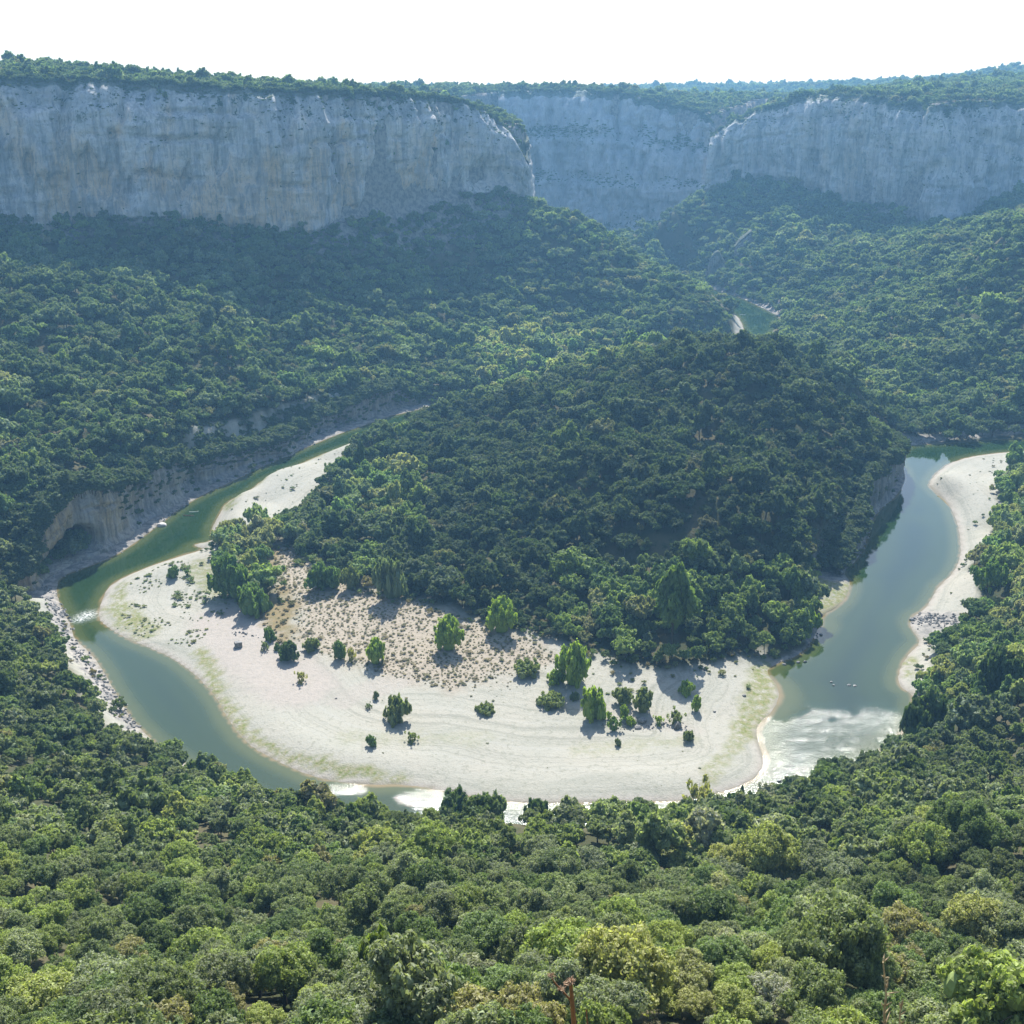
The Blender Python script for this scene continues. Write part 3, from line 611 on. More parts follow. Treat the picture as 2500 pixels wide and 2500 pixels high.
hill = (Y > 380) & (Y < 720) & (X > -60) & (X < 200)
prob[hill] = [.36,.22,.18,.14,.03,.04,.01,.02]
def inpx(x0, y0, x1, y1): return (px > x0) & (px < x1) & (py > y0) & (py < y1)
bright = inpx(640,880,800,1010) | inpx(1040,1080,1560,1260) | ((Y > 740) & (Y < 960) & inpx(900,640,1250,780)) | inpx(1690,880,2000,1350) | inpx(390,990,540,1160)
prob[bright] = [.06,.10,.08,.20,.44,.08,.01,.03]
prob /= prob.sum(1)[:, None]
cidx = (prob.cumsum(1) > rng.random(n)[:, None]).argmax(1)
PG = PALETTE.mean(1, keepdims=True); PALETTE = PG + (PALETTE - PG) * .80
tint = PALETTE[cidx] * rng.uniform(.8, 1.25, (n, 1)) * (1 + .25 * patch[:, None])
tint *= np.where(near[:, None], np.array([1.13, 1.04, 1.0]), np.array([1.0, 1.0, 1.0])); tint *= np.where(hill, .84, np.where(dd > 520, 1.28, 1.08))[:, None] * np.where(near, 1.32, 1.0)[:, None] * np.where(bright, 1.6, 1.0)[:, None]  # hill tint darker: dark oaks plus painted shade; far slopes painted lighter as sunlit
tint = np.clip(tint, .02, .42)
kindv = rng.integers(0, 5, n)
aspect = np.where(bright, rng.uniform(1.1, 1.7, n), rng.uniform(.95, 1.4, n))
rot = rng.uniform(0, 6.28, n)

# the trees that show largest become objects of their own
onscreen = (px > -20) & (px < 1952) & (py < 1975) & (py > 100)
app = np.where(onscreen & (dd < 250), size / dd, -1)
order = np.argsort(-app)[:285]
own = np.zeros(n, bool); own[order] = True

# bushes and special trees stand free, drop forest trees near them later
forest_idx = np.where(~own)[0]
def gn_scatter(name, pos, scale, rotz, idx, tint, coll, label=None):
    me = bpy.data.meshes.new(name); me.vertices.add(len(pos)); me.vertices.foreach_set('co', np.ascontiguousarray(pos, np.float32).ravel())
    a = me.attributes.new('size', 'FLOAT_VECTOR', 'POINT'); a.data.foreach_set('vector', np.ascontiguousarray(scale, np.float32).ravel())
    a = me.attributes.new('spin', 'FLOAT_VECTOR', 'POINT'); a.data.foreach_set('vector', np.ascontiguousarray(rotz, np.float32).ravel())
    a = me.attributes.new('pick', 'INT', 'POINT'); a.data.foreach_set('value', np.ascontiguousarray(idx, np.int32))
    a = me.attributes.new('tint', 'FLOAT_COLOR', 'POINT'); a.data.foreach_set('color', np.ascontiguousarray(np.hstack([tint, np.ones((len(tint), 1))]), np.float32).ravel())
    o = link(name, me)
    ng = bpy.data.node_groups.new(name + '_nodes', 'GeometryNodeTree')
    ng.interface.new_socket('Geometry', in_out='INPUT', socket_type='NodeSocketGeometry'); ng.interface.new_socket('Geometry', in_out='OUTPUT', socket_type='NodeSocketGeometry')
    N = ng.nodes.new; gi = N('NodeGroupInput'); go = N('NodeGroupOutput'); ip = N('GeometryNodeInstanceOnPoints'); ci = N('GeometryNodeCollectionInfo')
    ci.inputs['Collection'].default_value = coll; ci.inputs['Separate Children'].default_value = True; ci.inputs['Reset Children'].default_value = True
    ip.inputs['Pick Instance'].default_value = True
    def na(nm, dt):
        q = N('GeometryNodeInputNamedAttribute'); q.data_type = dt; q.inputs[0].default_value = nm; return q.outputs[0]
    Lk = ng.links.new
    Lk(gi.outputs[0], ip.inputs['Points']); Lk(ci.outputs[0], ip.inputs['Instance']); Lk(na('pick', 'INT'), ip.inputs['Instance Index'])
    Lk(na('spin', 'FLOAT_VECTOR'), ip.inputs['Rotation']); Lk(na('size', 'FLOAT_VECTOR'), ip.inputs['Scale']); Lk(ip.outputs[0], go.inputs[0])
    md = o.modifiers.new('scatter', 'NODES'); md.node_group = ng
    tag(o, kind='stuff', label=label); return o
lod = np.where(dd < 235, 0, np.where(dd < 780, 1, 2))
lookup = np.array([LOD[0], LOD[1], LOD[2]])
EXCL = []
# ------------------------------------------------------------------ free standing bushes and trees (px, base y, top y, width px, colour, shape, label)
OLIVE, LIME, MID, DARK, GREY = (.20,.23,.09), (.25,.33,.06), (.14,.21,.06), (.085,.125,.045), (.17,.21,.11)
YEL = (.32,.31,.12)
FREE = [
 ('tree',845,1224,1155,56,LIME,'up','tall lime green tree standing alone on the tufted terrace'),
 ('bush',708,1250,1197,42,LIME,'up','round bright willow bush left of the tall lime green tree'),
 ('bush',642,1242,1204,28,MID,'up','slim green bush between the dark low thicket and the round bright willow'),
 ('bush',663,1246,1216,20,YEL,'airy','thin yellowish bush beside the slim green bush on the terrace'),
 ('bush',545,1243,1203,42,DARK,'wide','dark spreading bush at the corner of the terrace near the blocky boulder'),
 ('bush',588,1226,1198,34,OLIVE,'wide','olive bush joined to the right side of the dark spreading bush'),
 ('bush',752,1357,1309,52,OLIVE,'ball','largest round bush alone on the open gravel'),
 ('bush',700,1407,1384,22,MID,'ball','small dark ball bush at the lower left of the open gravel'),
 ('bush',778,1398,1378,28,OLIVE,'airy','small loose bush right of the dark ball bush on open gravel'),
 ('bush',914,1342,1325,40,OLIVE,'flat','flat low bush alone in the middle of the pale gravel'),
 ('bush',569,1286,1262,24,YEL,'airy','sparse yellowish bush on bare sand below the dark spreading bush'),
 ('bush',710,1319,1302,12,GREY,'ball','tiny grey green bush above the largest round gravel bush'),
 ('bush',696,1336,1324,15,GREY,'airy','tiny sparse tuft bush left of the largest round gravel bush'),
 ('bush',328,1090,1065,24,MID,'ball','small dark bush on the white gravel near the upper left river edge'),
 ('bush',354,1086,1070,14,MID,'airy','tiny sprig bush right of the small dark bush near the upper left river edge'),
 ('bush',612,1108,1050,66,MID,'wide','broad green bush at the top edge of the tufted terrace'),
 ('bush',570,1048,1022,26,DARK,'ball','small near black round bush at the upper tip of the terrace'),
 ('bush',662,1110,1060,36,OLIVE,'up','olive upright bush right of the broad green bush at the terrace edge'),
 ('bush',735,1128,1040,62,GREY,'ball','large grey green willow at the wood edge above the terrace'),
 ('bush',508,1208,1180,24,MID,'ball','green bush below the riverside thicket beside the brown grass'),
 ('bush',500,1226,1207,18,GREY,'airy','small grey bush casting shade on white sand above the blocky boulder'),
 ('bush',523,1226,1212,12,MID,'ball','tiny round bush left of the dark spreading bush'),
 ('bush',1083,1290,1198,62,LIME,'up','tall yellow green willow with drooping skirts at the lower wood edge'),
 ('bush',1050,1288,1258,40,LIME,'wide','low bright bush at the left foot of the tall yellow green willow'),
 ('bush',1043,1327,1304,56,OLIVE,'flat','long flat bush lying left of the big bright gravel bush'),
 ('bush',1086,1319,1303,20,GREY,'flat','small dull bush between the long flat bush and the big bright gravel bush'),
 ('bush',1118,1352,1290,54,LIME,'ball','big bright bush with a blue shadow on the gravel'),
 ('bush',1176,1327,1292,40,OLIVE,'up','first olive bush right of the big bright gravel bush'),
 ('bush',1212,1342,1292,40,OLIVE,'up','second olive bush right of the big bright gravel bush'),
 ('bush',1178,1356,1326,20,LIME,'up','narrow lime bush below the pair of olive bushes'),
 ('bush',1158,1374,1345,32,MID,'airy','ragged bush lowest left in the bush cluster on the gravel'),
 ('bush',1188,1366,1350,22,LIME,'ball','small lime bush beside the grey boulders'),
 ('bush',1274,1362,1334,34,OLIVE,'airy','loose bush just above the dark round boulder'),
 ('bush',1243,1366,1346,20,LIME,'airy','small lime tuft between the two grey boulders'),
 ('bush',1296,1308,1282,30,LIME,'ball','bright round bush near the wood edge at right of the gravel'),
 ('bush',1313,1341,1308,20,LIME,'up','narrow bright bush below the bright round bush at right of the gravel'),
 ('bush',1298,1397,1376,24,OLIVE,'ball','neat dark ball bush right of the dark round boulder'),
 ('bush',1165,1406,1391,14,GREY,'ball','tiny ball bush below the gravel bush cluster'),
 ('bush',993,1268,1240,54,OLIVE,'flat','flat dull bush between the terrace and the tall yellow green willow'),
 ('bush',1014,1556,1500,52,DARK,'ball','small dark tree standing against the glittering channel'),
 ('tree',872,1592,1483,96,DARK,'gappy','large dark tree with gaps in its crown in front of the glittering channel'),
 ('tree',934,1592,1490,58,GREY,'gappy','dusty dark tree joined to the right of the large dark riverside tree'),
 ('tree',1316,1530,1463,66,YEL,'airy','feathery olive yellow tree at the lower gravel edge'),
 ('tree',1396,1535,1478,24,DARK,'cone','dark pointed conifer at the lower gravel edge'),
 ('tree',730,1850,1742,172,(.15,.19,.04),'wide','broad bright green tree standing out on the near shoulder'),
 ('tree',890,1985,1852,215,(.22,.23,.13),'wide','pale silvery green oak cut by the bottom edge of the photo'),
 ('tree',1861,1140,1044,62,MID,'gappy','lone riverside tree with a bare trunk on the right beach'),
 ('tree',1266,1225,1050,100,(.14,.20,.055),'poplar','tallest poplar at the foot of the wooded hill'),
 ('tree',680,905,820,26,DARK,'poplar','dark pointed poplar on the left end of the wooded hill'),
 ('tree',945,1190,1120,60,LIME,'up','bright tree at the wood edge behind the tall lime green tree'),
 ('tree',1527,1190,1145,46,LIME,'ball','round lime tree leaning over the right pool'),
 ('tree',440,1124,1030,80,MID,'wide','wide green riverside tree in the thicket left of the terrace'),
 ('tree',475,1155,1095,66,MID,'ball','round green tree at the lower end of the left thicket'),
 ('tree',1745,1400,1285,95,DARK,'wide','dark leafy tree at the water edge below the right beach'),
 ('tree',1880,1310,1200,90,DARK,'wide','dark rounded tree behind the dark leafy water edge tree'),
]
SH = {}
def shape_mesh(kind):
    if kind in SH: return SH[kind]
    a = dict(up=(31, 3200, .22, 11, .85, 1.1, 'n', .7, 0), ball=(32, 2600, .25, 10, .95, .95, 'n', .7, 0), wide=(33, 5200, .25, 18, 1.1, .85, 'n', .7, 0), flat=(34, 2200, .24, 14, 1.2, .5, 'n', .7, 0),
             airy=(35, 900, .26, 10, 1.0, 1.0, 'n', .7, .35), gappy=(36, 3600, .24, 13, 1.1, 1.0, 'n', .45, .21), cone=(37, 2400, .24, 2, .4, 1.0, 'n', .7, 0), poplar=(38, 6500, .26, 16, .8, 1.1, 'n', .7, 0))[kind]
    me = crown_mesh('foliage_' + kind, a[0], a[1], a[2], a[3], a[4], a[5], trunk=False, core=a[7], airy=a[8])
    if kind == 'cone':
        co = np.empty(len(me.vertices) * 3, np.float32); me.vertices.foreach_get('co', co); co = co.reshape(-1, 3)
        r = np.random.default_rng(5); nq = a[1]; t = r.random(nq) ** .7; th = r.random(nq) * 6.283; rad = (1 - t) * 1.5 * r.uniform(.6, 1.05, nq) + .05
        c = np.stack([np.cos(th) * rad, np.sin(th) * rad, .6 + t * 5.4], 1); old = co[:nq * 4].reshape(nq, 4, 3); co[:nq * 4] = (old - old.mean(1, keepdims=True) + c[:, None]).reshape(-1, 3)
        me.vertices.foreach_set('co', co.ravel()); me.update()
    co = np.empty(len(me.vertices) * 3, np.float32); me.vertices.foreach_get('co', co); co = co.reshape(-1, 3)
    lo, hi = co.min(0), co.max(0)
    low = .03 if kind in ('up', 'ball', 'wide', 'flat', 'airy') else (.2 if kind != 'gappy' else .28)     # crown starts at this share of the height
    co[:, :2] = (co[:, :2] - (lo + hi)[:2] / 2) / (hi - lo)[:2]
    tz = (co[:, 2] - lo[2]) / (hi[2] - lo[2])
    if low < .1:
        f_ = np.clip((.42 - tz) / .42, 0, 1); co[:, :2] *= (1 + .22 * f_)[:, None]; tz = np.where(tz < .42, .42 - (.42 - tz) * 1.0, tz); tz = np.clip((tz - .2) / .8, -.01, 1)
    co[:, 2] = low + tz * (1 - low)
    if kind == 'poplar': co[:, :2] *= (1.15 - .75 * co[:, 2:3] ** 2)
    me.vertices.foreach_set('co', co.ravel()); me.update()
    tv, tf = trunk_geo(a[0], 1.0, 0, True); tv = np.array(tv); tv[:, 2] = np.where(tv[:, 2] < 0, -.04, tv[:, 2] / 5.2); tv[:, :2] /= 6
    tm = mesh_from('trunk_' + kind, tv, tf, [M_bark], True)
    SH[kind] = (me, tm); return SH[kind]
def put_tree(kind, x, y, z, w, h, tint, shape, label, rz=0.0, group=None, depth=None):
    root = bpy.data.objects.new(kind, None); COL.objects.link(root); root.location = (x, y, z); root.rotation_euler = (0, 0, rz); root.empty_display_size = 1
    tag(root, label, 'tree' if kind.endswith('tree') else 'bush', group)
    cm, tm = shape_mesh(shape)
    c = link('crown' if kind.endswith('tree') else 'foliage', cm, root); c['tint'] = [q * 1.3 for q in tint] + [1.0]; c.scale = (w, w, h)
    t = link('trunk' if kind.endswith('tree') else 'stem', tm, root); t.scale = (w * .8, w * .8, h); return root
for k, bx, by, ty, wpx, tint_, shp, lab in FREE:
    if by < 1560 or lab.startswith('large') or lab.startswith('dusty'):
        x, y, z = PZ(bx, by, 1.5)
        if by > 1500: x, y, z = PZ(bx, by, 3); 
        for _ in range(12):
            z = max(hs(x, y), 0.1); x2, y2, _z = PZ(bx, by, z); x, y = (x + x2) / 2, (y + y2) / 2
    else:
        x, y, z = PY(bx, ty, 108, 0); z = hs(x, y)
    d = proj(x, y, z)[2]
    topz = None
    # height so that the top is at ty
    lo_, hi_ = .3, 60
    for _ in range(30):
        mid = (lo_ + hi_) / 2
        if proj(x, y, z + mid)[1] > ty: lo_ = mid
        else: hi_ = mid
    h = lo_; w = wpx / F * d
    if by < 1560: h *= .95
    name = {'tree': 'tree', 'bush': 'bush'}[k]
    if shp == 'poplar': name = 'poplar_tree'
    if shp == 'cone': name = 'conifer_tree'
    put_tree(name, x, y, z - .05, w, h, tuple(c_ for c_ in tint_), shp, lab, random.uniform(0, 6.28))
    EXCL.append((x, y, (w * .25 if shp == 'poplar' else w * .42) + (1.5 if k == 'tree' else .5)))

# ------------------------------------------------------------------ near trees, each an object of its own
if EXCL:
    E = np.array(EXCL); dE = np.sqrt((X[:, None] - E[:, 0]) ** 2 + (Y[:, None] - E[:, 1]) ** 2); clear = (dE > E[:, 2]).all(1)
else: clear = np.ones(n, bool)
NC = []
for v in range(6):
    cm = crown_mesh('oak_crown', 300 + v, 22000, .125, [14, 18, 11, 15, 21, 16][v], [1, 1.15, .9, 1.05, 1.25, 1][v], [1, .95, 1.15, .85, 1.0, 1.05][v], trunk=False)
    tv, tf = trunk_geo(300 + v, 1, 0, True); NC.append((cm, mesh_from('oak_trunk', tv, tf, [M_bark], True)))
LAB = ['dark green', 'deep green', 'grey green', 'dark green', 'bright green', 'yellowish olive', 'brownish dry', 'pale silvery green']
proto_roots = []
for v in range(6):
    pass
def zone_of(px_, py_, Y_):
    if py_ > 1740 and Y_ < 125: return 'along the bottom edge'
    if px_ < 640: return 'at the lower left'
    if px_ < 1290: return 'below the gravel bar'
    return 'at the lower right'
oi = np.where(own & clear)[0]; first = [None] * 6
for i in oi:
    v = int(rng.integers(0, 6))
    if first[v] is None:
        root = bpy.data.objects.new('oak_tree', None); c = bpy.data.objects.new('crown', NC[v][0]); t_ = bpy.data.objects.new('trunk', NC[v][1]); first[v] = (root, c, t_)
    else:
        root, c, t_ = [o.copy() for o in first[v]]
    for o in (root, c, t_): COL.objects.link(o)
    c.parent = root; t_.parent = root
    root.location = (X[i], Y[i], Zt[i] - .2); root.rotation_euler = (0, 0, rot[i]); s_ = float(size[i]); root.scale = (s_, s_, s_ * float(aspect[i]))
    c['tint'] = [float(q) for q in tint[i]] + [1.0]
    zn = zone_of(px[i], py[i], Y[i]); root['label'] = '%s oak in the dense canopy %s' % (LAB[cidx[i]], zn)
    root['category'] = 'tree'; root['group'] = '%s oaks %s' % (LAB[cidx[i]], zn)
# trees along the cliff rims and above the river walls
rt = []
for V_, k_, sp_m, lo_s, hi_s in ((VL, 84, 3.4, .45, 1.0), (VR, 70, 3.6, .5, 1.1), (VF, 84, 4.2, .6, 1.2), (VA, 44, 3.4, .6, 1.4), (VB, 34, 3.0, .5, 1.1)):
    cap = V_[k_ - (1 if k_ > 50 else 9):]; L_ = np.linalg.norm(np.diff(cap[0, :, :2], axis=0), axis=1).sum(); m_ = int(L_ / sp_m * (17 if V_ is VA else 11))
    rr_ = rng.uniform(.15 if k_ > 50 else 0.0, cap.shape[0] - 1.01, m_); cc_ = rng.uniform(0, cap.shape[1] - 1.01, m_); a_, b_ = rr_.astype(int), cc_.astype(int); fa, fb = (rr_ - a_)[:, None], (cc_ - b_)[:, None]
    p_ = (cap[a_, b_] * (1 - fa) + cap[a_ + 1, b_] * fa) * (1 - fb) + (cap[a_, b_ + 1] * (1 - fa) + cap[a_ + 1, b_ + 1] * fa) * fb
    s_ = rng.uniform(lo_s, hi_s, m_); p_[:, 2] -= .8 * s_; rt.append(np.hstack([p_, s_[:, None]]))
rt = np.vstack(rt); nr2 = len(rt)
X = np.append(X, rt[:, 0]); Y = np.append(Y, rt[:, 1]); Zt = np.append(Zt, rt[:, 2]); size = np.append(size, rt[:, 3]); aspect = np.append(aspect, rng.uniform(.8, 1.1, nr2)); rot = np.append(rot, rng.uniform(0, 6.28, nr2))
lod = np.append(lod, np.where(rt[:, 1] < 780, 1, 2)); kindv = np.append(kindv, rng.integers(0, 5, nr2)); tint = np.vstack([tint, PALETTE[rng.integers(0, 4, nr2)]]); own = np.append(own, np.zeros(nr2, bool)); clear = np.append(clear, np.ones(nr2, bool)); n = len(X)
fm = ~own & clear
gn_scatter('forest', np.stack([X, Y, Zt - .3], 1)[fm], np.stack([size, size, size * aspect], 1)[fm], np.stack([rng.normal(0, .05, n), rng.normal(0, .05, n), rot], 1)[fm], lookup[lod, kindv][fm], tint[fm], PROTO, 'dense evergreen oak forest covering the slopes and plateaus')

# bushes on cliff ledges and low tufts on the terrace and gravel
TUFTS = bpy.data.collections.new('tuft_kinds')
for v in range(3):
    me = crown_mesh('tuft_mesh', 500 + v, 260, .42, 6, 1, .7, trunk=False); o = bpy.data.objects.new('tuft_kind_%s' % 'abc'[v], me); TUFTS.objects.link(o)
tp, ts, tt = [], [], []
def tufts(poly, sp, lo, hi, cols, dens=1.0, chk=None, nz=None):
    P = np.array([(p[0], p[1]) for p in poly]); x, y = jitter_grid(P[:, 0].min(), P[:, 0].max(), P[:, 1].min(), P[:, 1].max(), sp)
    d = dens if nz is None else dens * sstep(nz, nz + .35, fbm(x / 14, y / 14, 3))
    k = inside(x, y, poly) & (rng.random(x.size) < d) & (sdist(x, y, WATER) < -1.2) & ~inside(x, y, OPEN_HOLE); x, y = x[k], y[k]
    s = rng.uniform(lo, hi, x.size) / 6.0 * np.clip(rng.lognormal(0, .35, x.size), .4, 2.4); z = hsample(x, y) - .1
    tp.append(np.stack([x, y, z], 1)); ts.append(np.stack([s * 1.15, s * 1.15, s * rng.uniform(.5, .8, x.size)], 1))
    c = np.array(cols)[rng.integers(0, len(cols), x.size)] * rng.uniform(.8, 1.2, (x.size, 1)); tt.append(c)
TC = [(.32,.29,.18),(.36,.31,.21),(.28,.27,.16),(.40,.34,.23)]
tufts(SCRUB, 1.75, .7, 1.35, TC, .92)
tufts(pz([(640,1262),(760,1292),(900,1312),(1000,1290),(1060,1262),(1000,1226)]), 2.2, .6, 1.2, TC, .55)
tufts(pz([(690,1270),(1060,1270),(1100,1330),(900,1360),(720,1330)]), 3.5, .5, 1.0, TC, .5, nz=.0)
tufts(pz([(200,1180),(260,1090),(400,1060),(420,1180),(370,1230),(300,1215)]), 2.0, .5, 1.5, [(.24,.28,.10),(.30,.31,.12)], .8, nz=-.1)
tufts(pz([(300,1110),(400,1050),(430,1120),(440,1170),(330,1160)]), 2.6, 1.0, 2.8, [(.24,.28,.10),(.20,.26,.10)], .6, nz=-.1)
tufts(pz([(500,1050),(530,1060),(560,1150),(560,1215),(530,1235),(490,1190)]), 2.4, .8, 2.0, [(.26,.20,.10),(.16,.15,.07)], .6)
tufts(pz([(1120,1380),(1400,1300),(1440,1250),(1450,1400),(1350,1500),(1000,1480),(700,1440),(460,1380),(450,1300),(700,1380)]), 5.0, .4, .9, [(.30,.30,.18),(.34,.32,.2)], .35, nz=.1)
tufts(pz([(1050,1262),(1200,1275),(1290,1276),(1440,1240),(1420,1300),(1300,1350),(1120,1380),(1060,1330)]), 4.0, .7, 2.4, [(.22,.26,.10),(.28,.28,.12)], .5, nz=.0)
tufts(pz([(1700,860),(1900,860),(1870,1040),(1800,1160),(1720,1250),(1740,1200)]), 4.5, .5, 1.4, [(.26,.26,.15),(.22,.23,.12)], .4, nz=.1)
tufts(pz([(760,806),(640,846),(560,885),(470,935),(405,1000),(510,1000),(640,880),(780,820)]), 3.4, .5, 1.6, [(.24,.28,.10),(.22,.22,.10)], .5, nz=-.1)
for edge, cnt in (([(1530,1240),(1440,1240),(1380,1252),(1290,1274),(1200,1272),(1120,1245),(1010,1218),(900,1192),(850,1168),(760,1142),(690,1117),(640,1097),(590,1072),(560,1047),(525,1036)], 420), ([(526,1004),(552,986),(600,938),(655,890),(700,862),(760,836),(820,815)], 130), ([(404,1026),(415,1060),(420,1110),(455,1140),(500,1158),(525,1130),(500,1090)], 110), ([(1908,895),(1886,930),(1880,985),(1868,1040),(1830,1075),(1845,1120),(1822,1195),(1770,1235),(1742,1308)], 120), ([(100,1160),(140,1230),(190,1300),(250,1385)], 60)):
    P = np.array(pz(edge)); d = np.r_[0, np.cumsum(np.linalg.norm(np.diff(P, axis=0), axis=1))]; q_ = rng.uniform(0, d[-1], cnt)
    x = np.interp(q_, d, P[:, 0]) + rng.normal(0, 4.5, cnt); y = np.interp(q_, d, P[:, 1]) + rng.normal(0, 4.5, cnt)
    k = (sdist(x, y, WATER) < -1.5) & (fbm(x / 18, y / 18, 3) > -.25); x, y = x[k], y[k]; s_ = rng.lognormal(.75, .42, len(x)) / 6
    tp.append(np.stack([x, y, hsample(x, y) - .15], 1)); ts.append(np.stack([s_, s_, s_ * rng.uniform(.8, 1.3, len(x))], 1)); tt.append(np.array([(.20,.26,.08),(.15,.20,.07),(.26,.27,.12),(.30,.25,.14),(.13,.17,.07)])[rng.integers(0, 5, len(x))])
for V_, k_, lohi in ((VL, 84, (1.6, 4.6)), (VR, 70, (2, 5)), (VF, 84, (3, 7))):
    nr_, nc_ = k_, V_.shape[1]; m_ = 2300 if V_ is VL else 1500
    r_ = np.clip((rng.beta(3.2, .9, m_) * .5 + .5) * nr_, 0, nr_ - 1).astype(int); r_[: m_ // 9] = rng.integers(0, nr_ - 1, m_ // 9); r_[-m_ // 3:] = rng.integers(int(nr_ * .93), nr_ - 1, len(r_[-m_ // 3:]))
    if V_ is VF: r_ = np.clip(np.concatenate([rng.normal(.74, .03, m_ // 2), rng.normal(.44, .03, m_ // 4), rng.uniform(0, .2, m_ - m_ // 2 - m_ // 4)]) * nr_, 0, nr_ - 1).astype(int)
    c_ = rng.integers(0, nc_ - 1, m_); k2 = fbm(c_ / 12.0, r_ / 9.0, 3) > -.05; r_, c_ = r_[k2], c_[k2]
    p_ = V_[r_, c_]; s_ = rng.uniform(*lohi, len(p_)) / 6; tp.append(p_ - np.array([0, -.6, 1.2])); ts.append(np.stack([s_, s_, s_ * .9], 1)); tt.append(PALETTE[rng.integers(0, 4, len(p_))])
for V_, k_ in ((VA, 44), (VB, 34)):
    nc_ = V_.shape[1]; m_ = 1100 if V_ is VA else 130; r_ = np.clip((rng.beta(2.0, .9, m_)) * k_, 6, k_ - 1).astype(int); c_ = rng.integers(0, nc_ - 1, m_)
    k2 = (fbm(c_ / 14.0, r_ / 14.0, 3) > -.12) & (np.abs(V_[r_, c_][:, 0] - cx_) > 10); p_ = V_[r_, c_][k2]; s_ = rng.uniform(1.6, 5.0, len(p_)) / 6
    tp.append(p_ - np.array([0, 0, .8])); ts.append(np.stack([s_, s_, s_], 1)); tt.append(PALETTE[rng.integers(0, 4, len(p_))])
tp, ts, tt = np.vstack(tp), np.vstack(ts), np.vstack(tt)
gn_scatter('scrub', tp, ts, np.stack([0 * tp[:, 0], 0 * tp[:, 0], rng.uniform(0, 6.28, len(tp))], 1), rng.integers(0, 3, len(tp)), tt, TUFTS, 'low tufts and ledge scrub on the gravel terrace and rocks')

# ------------------------------------------------------------------ boulders
M_boulder = simple('boulder_stone', (.30,.29,.27), .9, .2, (1.2, (.17,.165,.155), .3))
M_white = simple('white_stone', (.74,.70,.66), .8, .2, (1.0, (.55,.50,.46), .3))
M_wet = simple('wet_stone', (.09,.09,.085), .35, .5, (1.2, (.22,.21,.19), .3))
def boulder(x, y, z, sx, sy, sz, mat, label, seed, blocky=False, rz=0.0, name='boulder', group=None):
    bm = bmesh.new(); bmesh.ops.create_icosphere(bm, subdivisions=4, radius=1)
    r = np.random.default_rng(seed)
    planes = [(Vector(r.normal(size=3)).normalized(), r.uniform(.62, .9)) for _ in range(9)]
    if blocky: planes = [(Vector(a), .62) for a in ((1,0,0),(-1,0,0),(0,1,0),(0,-1,0),(0,0,1),(0,0,-1))] + [(Vector((.6,.3,.75)).normalized(), .78)]
    for v in bm.verts:
        for n_, d_ in planes:
            q = v.co.dot(n_) - d_
            if q > 0: v.co -= n_ * q * .93
        v.co += v.co.normalized() * float(fbm(np.array([v.co.x * 2.2 + seed + v.co.z]), np.array([v.co.y * 2.2 + v.co.z * 1.7]), 4)[0]) * .06
        v.co = Vector((v.co.x * sx, v.co.y * sy, v.co.z * sz))
    me = bpy.data.meshes.new(name); bm.to_mesh(me); bm.free(); me.materials.append(mat)
    for p in me.polygons: p.use_smooth = True
    o = link(name, me, None, (x, y, z)); o.rotation_euler = (0, 0, rz); tag(o, label, 'boulder', group); return o
def bz(px_, py_): 
    x, y, z = PZ(px_, py_, 1.5)
    for _ in range(8): z = max(hs(x, y), 0.0); x, y, _q = PZ(px_, py_, z)
    return x, y, z
for i, (px_, py_, wpx, asp, mat, blk, lab) in enumerate([
    (450,1220,17,.9,M_boulder,True,'lone blocky grey boulder on bare sand above the river bend'),
    (1213,1362,20,.6,M_boulder,False,'rounded grey boulder among the lime bushes on the gravel'),
    (1204,1374,14,.5,M_boulder,False,'low grey boulder just below the rounded grey one'),
    (1250,1366,10,.5,M_boulder,False,'small boulder between the lime tuft and the dark round boulder'),
    (1278,1373,19,.9,M_wet,False,'dark round boulder under the loose bush at right of the cluster'),
    (1470,1474,10,.6,M_wet,False,'small dark rock at the lower right gravel tip'),
    (305,992,19,.55,M_white,False,'white boulder rising from the green water near the left rock wall'),
    (1549,1198,9,.6,M_wet,False,'dark rock at the pool edge below the round lime tree'),
    (1519,1249,8,.7,M_wet,False,'dark rock at the tip of the stony spit in the right pool'),
    (1506,1250,8,.7,M_boulder,False,'grey rock second from the tip of the stony spit'),
    (1480,1254,9,.6,M_boulder,False,'grey rock at the root of the stony spit'),
    (1568,1287,7,.45,M_wet,False,'dark wet rock left in the shallow right pool'),
    (1573,1293,7,.45,M_wet,False,'dark wet rock touching the left one in the shallow right pool'),
    (1602,1293,8,.45,M_wet,False,'wet rock left of the close pair in the right pool'),
    (1613,1294,8,.5,M_wet,False,'wet rock right of the close pair in the right pool'),
    (263,1014,10,.5,M_boulder,False,'grey rock at the foot of the left wall right of the cave'),
    (1404,1313,8,.6,M_boulder,False,'small grey rock beside the mossy strip of gravel'),
    (1348,1343,6,.6,M_boulder,False,'tiny grey rock on white gravel left of the mossy strip'),
    (1720,1170,11,.9,M_boulder,False,'dark edged block at the corner of the small right beach'),
    (634,1318,5,.6,M_boulder,False,'tiny lone stone on the pale gravel left of the round bush'),
    ]):
    x, y, z = bz(px_, py_); d = proj(x, y, z)[2]; w = wpx / F * d / 2
    if blk: w *= 1.25
    boulder(x, y, z + w * asp * (.45 if z > .1 else .15), w, w * .8, w * asp, mat, lab, 40 + i, blk, random.uniform(0, .8))
